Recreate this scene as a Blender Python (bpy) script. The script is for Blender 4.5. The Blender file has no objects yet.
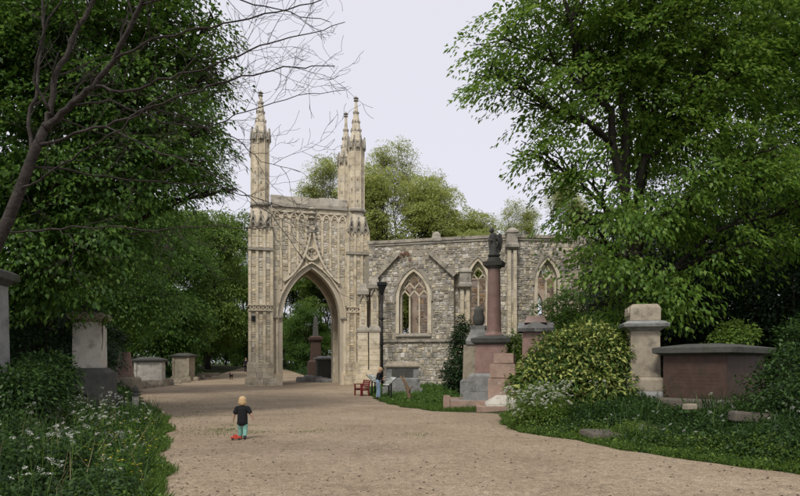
import bpy, bmesh, math, random
import numpy as np
from mathutils import Matrix, Vector

# ------------------------------------------------------------------ camera, sky, sun, exposure
SC = bpy.context.scene
COL = SC.collection
F = 622.0          # focal length in photograph pixels (800 px wide)
CX, HY, CH = 400.0, 363.0, 1.7
cam = bpy.data.cameras.new('camera')
camo = bpy.data.objects.new('camera', cam)
COL.objects.link(camo)
cam.sensor_width = 36.0
cam.lens = 36.0 * F / 800.0
cam.shift_y = (HY - 248.0) / 800.0
cam.clip_end = 3000
cam.clip_start = 0.05
camo.location = (0, 0, CH)
camo.rotation_euler = (math.radians(90), 0, 0)
SC.camera = camo

SUN_EL, SUN_AZ = math.radians(52), math.radians(200)   # azimuth clockwise from +Y
w = bpy.data.worlds.new('World'); SC.world = w; w.use_nodes = True
nt = w.node_tree; nt.nodes.clear()
sky = nt.nodes.new('ShaderNodeTexSky'); sky.sky_type = 'NISHITA'; sky.sun_disc = False
sky.sun_elevation = SUN_EL; sky.sun_rotation = SUN_AZ
sky.dust_density = 4.0; sky.ozone_density = 1.0
mixs = nt.nodes.new('ShaderNodeMix'); mixs.data_type = 'RGBA'
mixs.inputs[0].default_value = 0.9
mixs.inputs[7].default_value = (5.55, 5.48, 6.0, 1)    # even cloud cover
bgn = nt.nodes.new('ShaderNodeBackground'); bgn.inputs[1].default_value = 0.1
outw = nt.nodes.new('ShaderNodeOutputWorld')
nt.links.new(sky.outputs[0], mixs.inputs[6]); nt.links.new(mixs.outputs[2], bgn.inputs[0]); nt.links.new(bgn.outputs[0], outw.inputs[0])

sl = bpy.data.lights.new('sun', 'SUN'); sl.energy = 1.5; sl.angle = math.radians(14); sl.color = (1, 0.95, 0.87)
so = bpy.data.objects.new('sun', sl); COL.objects.link(so)
sd = Vector((math.sin(SUN_AZ) * math.cos(SUN_EL), math.cos(SUN_AZ) * math.cos(SUN_EL), math.sin(SUN_EL)))
so.rotation_euler = (-sd).to_track_quat('-Z', 'Y').to_euler()
so.location = (0, -20, 60)
vs = SC.view_settings
vs.view_transform = 'Standard'; vs.look = 'None'; vs.exposure = 0.62; vs.gamma = 1.0; vs.use_curve_mapping = False
SC.cycles.use_denoising = True
SC.cycles.max_bounces = 6; SC.cycles.diffuse_bounces = 3; SC.cycles.transmission_bounces = 4

RNG = np.random.default_rng(7)
random.seed(7)
def at(px, py, d):
    return Vector(((px - CX) / F * d, d, CH - (py - HY) / F * d))
def sstep(a, b, t):
    t = np.clip((t - a) / (b - a), 0, 1); return t * t * (3 - 2 * t)

# ------------------------------------------------------------------ terrain functions
PD  = np.array([-15, 2, 6, 7.9, 9.7, 10.7, 12.6, 15.8, 19, 21, 22.2, 25, 29, 33, 36, 42, 50, 60, 70, 85, 100, 130])
PXL = np.array([-2, -1.8, -2.7, -3.1, -3.9, -4.3, -5.0, -6.1, -7.4, -8.4, -9.0, -10.5, -12.2, -14, -15.3, -18, -18.9, -19.8, -20.3, -22.5, -25, -33])
PXR = np.array([9, 9, 8, 7.0, 6.2, 5.2, 4.4, 2.95, 3.3, 3.7, 1.6, 0.4, -0.5, -1.1, -1.5, -2.0, -2.6, -8.0, -11, -15.5, -20, -29])
def XL(y): return np.interp(y, PD, PXL) + 0.12 * np.sin(y * 2.1) + 0.06 * np.sin(y * 5.3 + 1)
def XR(y): return np.interp(y, PD, PXR) + 0.10 * np.sin(y * 2.4 + .5) + 0.06 * np.sin(y * 6.1)
def gz(x, y):
    x = np.asarray(x, float); y = np.asarray(y, float)
    z = -0.2 * np.exp(-((x + 1) ** 2 + (y - 32) ** 2) / 72.0)
    z = z + 1.0 * sstep(44, 100, y)
    rb = sstep(0.2, 3.0, x - np.interp(y, PD, PXR)) * (0.48 * (1 - sstep(19, 24, y)) + 0.08) * (1 - sstep(40, 45, y))
    lb = sstep(0.3, 4.0, np.interp(y, PD, PXL) - x) * 0.35
    return z + rb + lb
def G(x, y): return float(gz(x, y))

# ------------------------------------------------------------------ object helpers
def tag(o, label=None, cat=None, group=None, kind=None):
    if label: o['label'] = label
    if cat: o['category'] = cat
    if group: o['group'] = group
    if kind: o['kind'] = kind
    return o
def thing(name, label, cat, loc=(0, 0, 0), rz=0.0, group=None):
    o = bpy.data.objects.new(name, None); COL.objects.link(o)
    o.empty_display_size = 0.2
    o.location = loc; o.rotation_euler = (0, 0, rz)
    return tag(o, label, cat, group)
def link(name, me, mat, parent=None):
    o = bpy.data.objects.new(name, me); COL.objects.link(o)
    if mat is not None:
        me.materials.append(mat)
    if parent is not None: o.parent = parent
    return o
def copy_tree(o, parent=None):
    c = o.copy(); COL.objects.link(c); c.parent = parent
    for ch in o.children: copy_tree(ch, c)
    return c

class MB:
    def __init__(s): s.v = []; s.f = []; s.M = Matrix.Identity(4)
    def add(s, vs_, fs_):
        b = len(s.v)
        for p in vs_:
            q = s.M @ Vector(p); s.v.append((q.x, q.y, q.z))
        for f in fs_: s.f.append(tuple(i + b for i in f))
    def box(s, x0, x1, y0, y1, z0, z1, taper=0.0):
        t = taper
        s.add([(x0, y0, z0), (x1, y0, z0), (x1, y1, z0), (x0, y1, z0), (x0 + t, y0 + t, z1), (x1 - t, y0 + t, z1), (x1 - t, y1 - t, z1), (x0 + t, y1 - t, z1)],
              [(0, 3, 2, 1), (4, 5, 6, 7), (0, 1, 5, 4), (1, 2, 6, 5), (2, 3, 7, 6), (3, 0, 4, 7)])
    def frus(s, cx, cy, z0, z1, ax, ay, bx, by):
        s.add([(cx - ax, cy - ay, z0), (cx + ax, cy - ay, z0), (cx + ax, cy + ay, z0), (cx - ax, cy + ay, z0),
               (cx - bx, cy - by, z1), (cx + bx, cy - by, z1), (cx + bx, cy + by, z1), (cx - bx, cy + by, z1)],
              [(0, 3, 2, 1), (4, 5, 6, 7), (0, 1, 5, 4), (1, 2, 6, 5), (2, 3, 7, 6), (3, 0, 4, 7)])
    def profile(s, cx, cy, prof):
        """stack of rectangular sections: (z, half x, half y)"""
        vs_ = []; fs_ = []
        for z, a, b in prof:
            vs_ += [(cx - a, cy - b, z), (cx + a, cy - b, z), (cx + a, cy + b, z), (cx - a, cy + b, z)]
        n = len(prof)
        for k in range(n - 1):
            for i in range(4):
                j = (i + 1) % 4; fs_.append((4 * k + i, 4 * k + j, 4 * k + 4 + j, 4 * k + 4 + i))
        fs_ += [(3, 2, 1, 0), (4 * n - 4, 4 * n - 3, 4 * n - 2, 4 * n - 1)]
        s.add(vs_, fs_)
    def lathe(s, cx, cy, prof, n=16, rot=0.0):
        vs_ = []; fs_ = []
        for z, r in prof:
            for i in range(n):
                a = rot + 2 * math.pi * i / n; vs_.append((cx + r * math.cos(a), cy + r * math.sin(a), z))
        m = len(prof)
        for k in range(m - 1):
            for i in range(n):
                j = (i + 1) % n; fs_.append((n * k + i, n * k + j, n * k + n + j, n * k + n + i))
        fs_.append(tuple(range(n - 1, -1, -1))); fs_.append(tuple(range(n * (m - 1), n * m)))
        s.add(vs_, fs_)
    def tube(s, pts, rad, n=6):
        pts = [Vector(p) for p in pts]; m = len(pts)
        if not hasattr(rad, '__len__'): rad = [rad] * m
        vs_ = []; fs_ = []; ref = None
        for k in range(m):
            t = (pts[min(k + 1, m - 1)] - pts[max(k - 1, 0)])
            if t.length < 1e-9: t = Vector((0, 0, 1))
            t.normalize()
            if ref is None: ref = Vector((1, 0, 0)) if abs(t.x) < 0.8 else Vector((0, 1, 0))
            a = t.cross(ref).normalized(); b = t.cross(a); ref = -b if False else a.cross(t)
            for i in range(n):
                th = 2 * math.pi * i / n
                vs_.append(pts[k] + a * (rad[k] * math.cos(th)) + b * (rad[k] * math.sin(th)))
        for k in range(m - 1):
            for i in range(n):
                j = (i + 1) % n; fs_.append((n * k + i, n * k + j, n * k + n + j, n * k + n + i))
        fs_.append(tuple(range(n - 1, -1, -1))); fs_.append(tuple(range(n * (m - 1), n * m)))
        s.add(vs_, fs_)
    def ball(s, c, r, n=10, m=7):
        r = (r, r, r) if not hasattr(r, '__len__') else r
        vs_ = []; fs_ = []
        for k in range(m + 1):
            ph = math.pi * k / m
            for i in range(n):
                th = 2 * math.pi * i / n
                vs_.append((c[0] + r[0] * math.sin(ph) * math.cos(th), c[1] + r[1] * math.sin(ph) * math.sin(th), c[2] - r[2] * math.cos(ph)))
        for k in range(m):
            for i in range(n):
                j = (i + 1) % n; fs_.append((n * k + i, n * k + j, n * k + n + j, n * k + n + i))
        s.add(vs_, fs_)
    def poly(s, pts, y0, y1):
        """polygon in (x,z), extruded from y0 (front) to y1"""
        n = len(pts)
        vs_ = [(p[0], y0, p[1]) for p in pts] + [(p[0], y1, p[1]) for p in pts]
        fs_ = [tuple(range(n)), tuple(range(2 * n - 1, n - 1, -1))]
        for i in range(n):
            j = (i + 1) % n; fs_.append((j, i, n + i, n + j))
        s.add(vs_, fs_)
    def band(s, pts, wl, wr, y0, y1):
        """strip along a polyline in (x,z): offsets wl to the left, wr to the right of travel; extruded in y"""
        n = len(pts); L = []; R = []
        for k in range(n):
            a = pts[max(k - 1, 0)]; b = pts[min(k + 1, n - 1)]
            dx, dz = b[0] - a[0], b[1] - a[1]; l = math.hypot(dx, dz) or 1
            nx, nz = -dz / l, dx / l
            if 0 < k < n - 1:   # keep the width in sharp corners
                d1 = Vector((pts[k][0] - a[0], pts[k][1] - a[1])); d2 = Vector((b[0] - pts[k][0], b[1] - pts[k][1]))
                if d1.length > 1e-6 and d2.length > 1e-6:
                    c = max(0.45, math.cos(d1.angle(d2) / 2)); nx /= c; nz /= c
            L.append((pts[k][0] + nx * wl, pts[k][1] + nz * wl)); R.append((pts[k][0] - nx * wr, pts[k][1] - nz * wr))
        vs_ = []
        for k in range(n):
            vs_ += [(L[k][0], y0, L[k][1]), (R[k][0], y0, R[k][1]), (R[k][0], y1, R[k][1]), (L[k][0], y1, L[k][1])]
        fs_ = [(0, 1, 2, 3), (4 * n - 1, 4 * n - 2, 4 * n - 3, 4 * n - 4)]
        for k in range(n - 1):
            for i in range(4):
                j = (i + 1) % 4; fs_.append((4 * k + i, 4 * k + 4 + i, 4 * k + 4 + j, 4 * k + j))
        s.add(vs_, fs_)
    def build(s, name, mat, parent=None, smooth=False, bevel=0.0):
        me = bpy.data.meshes.new(name); me.from_pydata(s.v, [], s.f)
        bm = bmesh.new(); bm.from_mesh(me); bmesh.ops.recalc_face_normals(bm, faces=bm.faces)
        if bevel:
            bmesh.ops.bevel(bm, geom=list(bm.edges), offset=bevel, segments=2, affect='EDGES', clamp_overlap=True)
        bm.to_mesh(me); bm.free()
        if smooth: me.polygons.foreach_set('use_smooth', [True] * len(me.polygons))
        return link(name, me, mat, parent)

# ------------------------------------------------------------------ materials
def ramp(nt, cols, fac):
    r = nt.nodes.new('ShaderNodeValToRGB'); el = r.color_ramp.elements
    n = len(cols)
    while len(el) < n: el.new(0.5)
    for i, c in enumerate(cols):
        el[i].position = 0.25 + 0.5 * i / max(1, n - 1); el[i].color = (*c, 1)
    nt.links.new(fac, r.inputs[0]); return r.outputs[0]
def mat(name, cols, scale=2.0, rough=0.9, bump=0.3, bscale=25.0, island=0.0, stain=None, stain_scale=0.6, spec=0.25, detail=6, grain=0.0, bdist=0.02):
    m = bpy.data.materials.new(name); m.use_nodes = True; nt = m.node_tree
    b = nt.nodes['Principled BSDF']; L = nt.links.new
    tc = nt.nodes.new('ShaderNodeTexCoord')
    no = nt.nodes.new('ShaderNodeTexNoise'); no.inputs['Scale'].default_value = scale; no.inputs['Detail'].default_value = detail; no.inputs['Roughness'].default_value = 0.65
    L(tc.outputs['Object'], no.inputs['Vector'])
    c = ramp(nt, cols, no.outputs[0])
    if stain is not None:
        n2 = nt.nodes.new('ShaderNodeTexNoise'); n2.inputs['Scale'].default_value = stain_scale; n2.inputs['Detail'].default_value = 8; n2.inputs['Roughness'].default_value = 0.7
        L(tc.outputs['Object'], n2.inputs['Vector'])
        mr = nt.nodes.new('ShaderNodeMapRange'); mr.inputs[1].default_value = 0.52; mr.inputs[2].default_value = 0.68; mr.inputs[4].default_value = 0.8
        L(n2.outputs[0], mr.inputs[0])
        mx = nt.nodes.new('ShaderNodeMix'); mx.data_type = 'RGBA'; mx.inputs[7].default_value = (*stain, 1)
        L(mr.outputs[0], mx.inputs[0]); L(c, mx.inputs[6]); c = mx.outputs[2]
    if island > 0 or grain > 0:
        hs = nt.nodes.new('ShaderNodeHueSaturation'); L(c, hs.inputs['Color'])
        if island > 0:
            g = nt.nodes.new('ShaderNodeNewGeometry')
            mr = nt.nodes.new('ShaderNodeMapRange'); mr.inputs[3].default_value = 1 - island; mr.inputs[4].default_value = 1 + island * 0.7
            L(g.outputs['Random Per Island'], mr.inputs[0]); L(mr.outputs[0], hs.inputs['Value'])
            ms = nt.nodes.new('ShaderNodeMath'); ms.operation = 'MULTIPLY'; ms.inputs[1].default_value = 7.31
            fr = nt.nodes.new('ShaderNodeMath'); fr.operation = 'FRACT'; L(g.outputs['Random Per Island'], ms.inputs[0]); L(ms.outputs[0], fr.inputs[0])
            m2 = nt.nodes.new('ShaderNodeMapRange'); m2.inputs[3].default_value = 1 - island; m2.inputs[4].default_value = 1 + island
            L(fr.outputs[0], m2.inputs[0]); L(m2.outputs[0], hs.inputs['Saturation'])
        else:
            n3 = nt.nodes.new('ShaderNodeTexNoise'); n3.inputs['Scale'].default_value = 90; n3.inputs['Detail'].default_value = 2
            L(tc.outputs['Object'], n3.inputs['Vector'])
            mr = nt.nodes.new('ShaderNodeMapRange'); mr.inputs[1].default_value = .3; mr.inputs[2].default_value = .7; mr.inputs[3].default_value = 1 - grain; mr.inputs[4].default_value = 1 + grain
            L(n3.outputs[0], mr.inputs[0]); L(mr.outputs[0], hs.inputs['Value'])
        c = hs.outputs[0]
    L(c, b.inputs['Base Color'])
    b.inputs['Roughness'].default_value = rough; b.inputs['Specular IOR Level'].default_value = spec
    if bump > 0:
        nb = nt.nodes.new('ShaderNodeTexNoise'); nb.inputs['Scale'].default_value = bscale; nb.inputs['Detail'].default_value = 5
        L(tc.outputs['Object'], nb.inputs['Vector'])
        bp = nt.nodes.new('ShaderNodeBump'); bp.inputs['Strength'].default_value = bump; bp.inputs['Distance'].default_value = bdist
        L(nb.outputs[0], bp.inputs['Height']); L(bp.outputs[0], b.inputs['Normal'])
    return m
def leafmat(name, c1, c2, trans=0.35, rough=0.5, c3=None):
    m = bpy.data.materials.new(name); m.use_nodes = True; nt = m.node_tree; nt.nodes.clear(); L = nt.links.new
    g = nt.nodes.new('ShaderNodeNewGeometry')
    c = ramp(nt, [c1, c2] if c3 is None else [c1, c2, c3], g.outputs['Random Per Island'])
    p = nt.nodes.new('ShaderNodeBsdfPrincipled'); p.inputs['Roughness'].default_value = rough; p.inputs['Specular IOR Level'].default_value = 0.3
    t = nt.nodes.new('ShaderNodeBsdfTranslucent'); mx = nt.nodes.new('ShaderNodeMixShader'); mx.inputs[0].default_value = trans
    hs = nt.nodes.new('ShaderNodeHueSaturation'); hs.inputs['Value'].default_value = 1.35; hs.inputs['Hue'].default_value = 0.485
    L(c, p.inputs['Base Color']); L(c, hs.inputs['Color']); L(hs.outputs[0], t.inputs['Color'])
    o = nt.nodes.new('ShaderNodeOutputMaterial'); L(p.outputs[0], mx.inputs[1]); L(t.outputs[0], mx.inputs[2]); L(mx.outputs[0], o.inputs[0])
    return m

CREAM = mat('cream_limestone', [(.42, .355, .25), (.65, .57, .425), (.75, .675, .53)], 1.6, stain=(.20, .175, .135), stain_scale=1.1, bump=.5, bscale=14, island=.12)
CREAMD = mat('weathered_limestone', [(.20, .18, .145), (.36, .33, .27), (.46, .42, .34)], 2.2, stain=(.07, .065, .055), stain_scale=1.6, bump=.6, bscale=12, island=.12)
FLINT = mat('flint_panel_stone', [(.37, .325, .25), (.58, .52, .405), (.68, .62, .50)], 3.0, bump=.5, bscale=14, island=.36)
MORTAR = mat('old_mortar', [(.42, .37, .28), (.56, .50, .39)], 4.0, bump=.5, bscale=20)
RAG = mat('ragstone_rubble', [(.25, .225, .18), (.49, .45, .37), (.63, .585, .49)], 2.5, bump=.5, bscale=14, island=.5, stain=(.17, .155, .13), stain_scale=.9)
RAGM = mat('ragstone_mortar', [(.27, .245, .195), (.40, .36, .29)], 3.0, bump=.5, bscale=16)
BRICK = mat('old_red_brick', [(.16, .10, .07), (.25, .155, .11)], 4.0, island=.3, bump=.3)
PINKW = mat('limewashed_inner_wall', [(.22, .165, .12), (.36, .28, .21), (.46, .37, .29)], 0.8, stain=(.25, .2, .16), bump=.4)
INNER = mat('brown_inner_rubble', [(.10, .075, .055), (.24, .18, .13), (.36, .28, .21)], 1.2, island=.45, bump=.4)
GREYST = mat('grey_stone', [(.15, .15, .14), (.25, .25, .24), (.31, .31, .29)], 2.5, stain=(.08, .085, .07), stain_scale=2, bump=.4, bscale=18)
TOMBPL = mat('brownish_plinth_stone', [(.07, .062, .05), (.12, .105, .085), (.15, .135, .11)], 3, stain=(.05, .05, .035), stain_scale=3, bump=.4)
DARKST = mat('dark_mossy_stone', [(.05, .05, .045), (.09, .09, .08), (.12, .12, .10)], 3, stain=(.03, .04, .022), stain_scale=3, bump=.5, bscale=16)
PALEST = mat('pale_lichen_stone', [(.20, .175, .13), (.33, .285, .215), (.40, .355, .275)], 3, stain=(.10, .095, .075), stain_scale=2.2, bump=.4, bscale=18)
WHITEST = mat('whitened_stone', [(.42, .39, .33), (.62, .585, .51)], 2.5, stain=(.2, .19, .16), stain_scale=2.2, bump=.4)
BROWNGR = mat('brown_granite', [(.048, .029, .021), (.076, .046, .034), (.10, .064, .048)], 4, rough=.65, stain=(.05, .042, .034), stain_scale=2.5, bump=.2, bscale=40, grain=.35, spec=.35)
REDGR = mat('red_granite', [(.19, .115, .092), (.26, .165, .135), (.32, .215, .18)], 3, rough=.45, bump=.15, bscale=50, grain=.25, spec=.4)
PINKGR = mat('pink_granite', [(.25, .17, .13), (.36, .255, .20), (.42, .31, .25)], 3, rough=.7, stain=(.2, .17, .13), stain_scale=2, bump=.3, grain=.2)
BRONZE = mat('dark_statue_stone', [(.05, .05, .047), (.11, .11, .10)], 8, rough=.7, bump=.3)
IRON = mat('black_cast_iron', [(.010, .010, .011), (.02, .02, .021)], 6, rough=.5, bump=.1)
BARK = mat('tree_bark', [(.016, .014, .011), (.034, .029, .023), (.05, .044, .036)], 5, bump=.9, bscale=12, bdist=.05)
BARKP = mat('grey_bare_bark', [(.02, .016, .013), (.04, .033, .028), (.07, .06, .052)], 7, bump=.8, bscale=18, bdist=.03)
BARKW = mat('pale_twig_bark', [(.09, .08, .06), (.16, .14, .11)], 6, bump=.3)
STUMPW = mat('brown_dead_wood', [(.13, .085, .05), (.24, .165, .105)], 6, bump=.6, bscale=16)
SOIL = mat('woodland_soil', [(.035, .03, .018), (.05, .055, .022), (.04, .075, .02)], 1.2, bump=.8, bscale=10, bdist=.08)
# --- gravel
GRAVEL = bpy.data.materials.new('path_gravel'); GRAVEL.use_nodes = True
def _gravel():
    nt = GRAVEL.node_tree; L = nt.links.new; b = nt.nodes['Principled BSDF']
    tc = nt.nodes.new('ShaderNodeTexCoord')
    def noise(s, d=4, r=.6):
        n = nt.nodes.new('ShaderNodeTexNoise'); n.inputs['Scale'].default_value = s; n.inputs['Detail'].default_value = d; n.inputs['Roughness'].default_value = r
        L(tc.outputs['Object'], n.inputs['Vector']); return n.outputs[0]
    c1 = ramp(nt, [(.245, .187, .126), (.345, .27, .188), (.415, .338, .242)], noise(.35, 8, .7))
    vo = nt.nodes.new('ShaderNodeTexVoronoi'); vo.inputs['Scale'].default_value = 75; L(tc.outputs['Object'], vo.inputs['Vector'])
    hs = nt.nodes.new('ShaderNodeHueSaturation'); L(c1, hs.inputs['Color'])
    sx = nt.nodes.new('ShaderNodeSeparateColor'); L(vo.outputs['Color'], sx.inputs[0])
    mr = nt.nodes.new('ShaderNodeMapRange'); mr.inputs[3].default_value = .6; mr.inputs[4].default_value = 1.35; L(sx.outputs[0], mr.inputs[0])
    n5 = noise(6, 6, .75)
    m5 = nt.nodes.new('ShaderNodeMapRange'); m5.inputs[1].default_value = .3; m5.inputs[2].default_value = .7; m5.inputs[3].default_value = .72; m5.inputs[4].default_value = 1.25; L(n5, m5.inputs[0])
    mu = nt.nodes.new('ShaderNodeMath'); mu.operation = 'MULTIPLY'; L(mr.outputs[0], mu.inputs[0]); L(m5.outputs[0], mu.inputs[1])
    n6 = noise(19, 3, .8)
    m6 = nt.nodes.new('ShaderNodeMapRange'); m6.inputs[1].default_value = .32; m6.inputs[2].default_value = .68; m6.inputs[3].default_value = .8; m6.inputs[4].default_value = 1.18; L(n6, m6.inputs[0])
    mv = nt.nodes.new('ShaderNodeMath'); mv.operation = 'MULTIPLY'; L(mu.outputs[0], mv.inputs[0]); L(m6.outputs[0], mv.inputs[1])
    L(mv.outputs[0], hs.inputs['Value'])
    # damp leaf-litter patches
    mx = nt.nodes.new('ShaderNodeMix'); mx.data_type = 'RGBA'; mx.inputs[7].default_value = (.13, .10, .06, 1)
    mp = nt.nodes.new('ShaderNodeMapRange'); mp.inputs[1].default_value = .56; mp.inputs[2].default_value = .75; mp.inputs[4].default_value = .55
    L(noise(.8, 8, .75), mp.inputs[0]); L(mp.outputs[0], mx.inputs[0]); L(hs.outputs[0], mx.inputs[6])
    L(mx.outputs[2], b.inputs['Base Color']); b.inputs['Roughness'].default_value = .95; b.inputs['Specular IOR Level'].default_value = .15
    bp = nt.nodes.new('ShaderNodeBump'); bp.inputs['Strength'].default_value = .8; bp.inputs['Distance'].default_value = .012
    L(vo.outputs['Distance'], bp.inputs['Height']); L(bp.outputs[0], b.inputs['Normal'])
_gravel()
LF_LIME = leafmat('lime_leaf', (.07, .15, .02), (.12, .23, .032), trans=.48, c3=(.18, .29, .05))
LF_DARK = leafmat('dark_leaf', (.040, .098, .016), (.07, .155, .024), trans=.44, c3=(.115, .21, .036))
LF_DEEP = leafmat('evergreen_leaf', (.014, .034, .010), (.026, .060, .014), trans=.2)
LF_PALE = leafmat('spring_leaf', (.20, .25, .055), (.29, .345, .085), trans=.48, c3=(.39, .43, .15))
LF_MID = leafmat('midgreen_leaf', (.08, .145, .025), (.125, .21, .034), trans=.42, c3=(.18, .27, .052))
LF_VAR = leafmat('variegated_leaf', (.035, .08, .015), (.085, .155, .024), trans=.2, c3=(.36, .40, .11))
LF_UND = leafmat('undergrowth_leaf', (.016, .040, .010), (.031, .073, .015), c3=(.058, .118, .024))
LF_GRASS = leafmat('grass_blade', (.06, .12, .02), (.10, .18, .03))
WHITEFL = leafmat('white_blossom', (.62, .64, .56), (.78, .78, .72), trans=.3)
YELFL = leafmat('yellow_blossom', (.75, .55, .03), (.85, .66, .05), trans=.2)

# ------------------------------------------------------------------ leaves
def nrm(a): return a / np.maximum(np.linalg.norm(a, axis=1, keepdims=True), 1e-9)
def leaf_mesh(name, c, ax, nr, size, width=0.55):
    """one folded kite per leaf"""
    n = len(c); ax = nrm(ax); s = nrm(np.cross(ax, nr)); nn = np.cross(s, ax)
    size = np.asarray(size).reshape(-1, 1)
    v = np.empty((n, 4, 3), np.float32)
    v[:, 0] = c
    v[:, 1] = c + ax * size * .45 + s * size * width * .5 + nn * size * .10
    v[:, 2] = c + ax * size - nn * size * .12
    v[:, 3] = c + ax * size * .45 - s * size * width * .5 + nn * size * .10
    me = bpy.data.meshes.new(name)
    me.vertices.add(4 * n); me.vertices.foreach_set('co', v.reshape(-1))
    me.loops.add(4 * n); me.loops.foreach_set('vertex_index', np.arange(4 * n, dtype=np.int32))
    me.polygons.add(n); me.polygons.foreach_set('loop_start', np.arange(0, 4 * n, 4, dtype=np.int32))
    me.polygons.foreach_set('loop_total', np.full(n, 4, np.int32))
    me.update(calc_edges=True); return me
def spray_leaves(rng, cen, out, per, R, flat, leaf, droop=.35, upmix=1.0, jit=.24):
    """cen: spray centres, out: outward directions; returns leaf arrays"""
    n = len(cen); up = np.array([0, 0, 1.0])
    nr = nrm(upmix * up + .45 * out + rng.normal(0, .28, (n, 3)))
    e1 = nrm(np.cross(nr, rng.normal(0, 1, (n, 3)))); e2 = np.cross(nr, e1)
    Rn = R * rng.uniform(.6, 1.25, n)
    th = rng.uniform(0, 2 * np.pi, (n, per)); r = np.sqrt(rng.uniform(0, 1, (n, per))) * Rn[:, None]
    off = (r * np.cos(th))[..., None] * e1[:, None] + (r * np.sin(th))[..., None] * e2[:, None] + (rng.normal(0, flat, (n, per)))[..., None] * nr[:, None]
    off[..., 2] -= droop * (r ** 2) / np.maximum(Rn[:, None], .1)
    c = (cen[:, None] + off).reshape(-1, 3)
    ax = nrm((off + .6 * R * out[:, None] + rng.normal(0, .4 * R, off.shape)).reshape(-1, 3)); ax[:, 2] -= .25
    ln = np.repeat(nr, per, 0) + rng.normal(0, jit, (n * per, 3))
    return c, ax, ln, leaf * rng.uniform(.65, 1.3, n * per)

def curve_pts(a, b, rng, n=6, sag=.0, wob=.06):
    a = np.array(a); b = np.array(b); L = np.linalg.norm(b - a)
    t = np.linspace(0, 1, n)[:, None]
    p = a + (b - a) * t
    p[:, 2] += sag * L * (np.sin(t[:, 0] * np.pi))
    w = rng.normal(0, wob * L, (n, 3)); w[0] = 0; w[-1] = 0
    return p + w * .5
def make_tree(name, label, base, blobs, n_leaf, leaf, lm, trunk_r, fork, seed, R=.75, per=45, bark=None, group=None, branchlets=7, shell=.45, flat=.09, trunk_to=None, cat='tree', twig=0.012):
    """blobs: (x,y,z,rx,ry,rz) in world; the trunk stands at base (x,y)"""
    rng = np.random.default_rng(seed); bark = bark or BARK
    z0 = G(*base) - .15
    o = thing(name, label, cat, (base[0], base[1], z0), 0, group)
    org = np.array([base[0], base[1], z0]); bl = np.array([list(b) for b in blobs], float); bl[:, :3] -= org
    fz = fork - z0
    tt = np.array([0, 0, fz]) if trunk_to is None else np.array(trunk_to, float) - org
    mt = MB()
    tp = curve_pts((0, 0, 0), tt, rng, 8, 0, .03)
    rad = list(np.linspace(trunk_r, trunk_r * .68, 8)); rad[0] *= 1.35; rad[1] *= 1.1
    mt.tube(tp, rad, 10)
    mt.build('trunk', bark, o, smooth=True)
    ml = MB(); cpts = []
    order = np.argsort(-bl[:, 2]); pool = [q_ for q_ in tp[4:]]; nlead = min(4, len(bl))
    for rank, bi in enumerate(order):
        b = bl[bi]; low = b[2] <= fz + .8
        if rank < nlead and not low: st = tp[-1 - rank % 2]
        else:
            cand = np.array(pool); dd_ = np.linalg.norm(cand - b[:3], axis=1); hd = np.linalg.norm(cand[:, :2] - b[:2], axis=1)
            cost = dd_ + 6 * np.maximum(0, cand[:, 2] - (b[2] - .35 * hd)); st = cand[int(np.argmin(cost))]
        p = curve_pts(st, b[:3], rng, 8, .06 if b[2] > fz else .12, .05)
        if rank < nlead and not low: pool += list(p[1:7])
        r0 = trunk_r * .22 + .018 * np.cbrt(b[3] * b[4] * b[5]) * 3
        r0 = min(r0, trunk_r * (.48 if rank < nlead else .26))
        ml.tube(p, np.linspace(r0, max(r0 * .3, .02), 8), 6)
        for k in range(branchlets):
            s_ = p[rng.integers(3, 8)]
            d = nrm(rng.normal(0, 1, (1, 3)))[0]; d[2] = abs(d[2]) * .8 - .15
            e = b[:3] + d * b[3:] * rng.uniform(.6, 1.0)
            q = curve_pts(s_, e, rng, 6, .05, .06)
            ml.tube(q, np.linspace(r0 * .38, twig, 6), 4)
    ml.build('branch', bark, o, smooth=True)
    vol = bl[:, 3] * bl[:, 4] * bl[:, 5]; vol = vol ** .8; vol /= vol.sum()
    ns = max(1, n_leaf // per); which = rng.choice(len(bl), ns, p=vol)
    d = nrm(rng.normal(0, 1, (ns, 3))); rr = rng.uniform(0, 1, ns) ** shell
    cen = bl[which, :3] + d * rr[:, None] * bl[which, 3:]
    ctr = bl[:, :3].mean(0); out = cen - ctr; out[:, 2] *= .3; out = nrm(out)
    a = spray_leaves(rng, cen, out, per, R, flat, leaf)
    link('crown', leaf_mesh('crown', *a), lm, o)
    return o
def pb(px, py, d, r, ry=None, rz=None):
    p = at(px, py, d); return (p.x, p.y, p.z, r, ry or r, rz or r * .8)

# ================================================================== STRUCTURE
def grid_mesh(name, xs, ys, zf, mat_):
    X, Y = np.meshgrid(xs, ys); Z = zf(X, Y)
    v = np.stack([X, Y, Z], -1).reshape(-1, 3); nx = len(xs); ny = len(ys)
    i = np.arange((ny - 1) * (nx - 1)); r = i // (nx - 1); c = i % (nx - 1); a = r * nx + c
    f = np.stack([a, a + 1, a + nx + 1, a + nx], -1)
    me = bpy.data.meshes.new(name); me.from_pydata(v.tolist(), [], f.tolist())
    me.polygons.foreach_set('use_smooth', [True] * len(f))
    return link(name, me, mat_)
xs = np.concatenate([[-900, -400, -200, -120, -80, -60], np.arange(-45, 45.1, .6), [60, 80, 120, 200, 400, 900]])
ys = np.concatenate([[-300, -100, -50], np.arange(-30, 0, 3), np.arange(0, 62, .6), np.arange(62, 140, 2), [150, 200, 300, 500, 900, 1600]])
go = grid_mesh('ground', xs, ys, gz, SOIL); tag(go, kind='structure')
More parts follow.
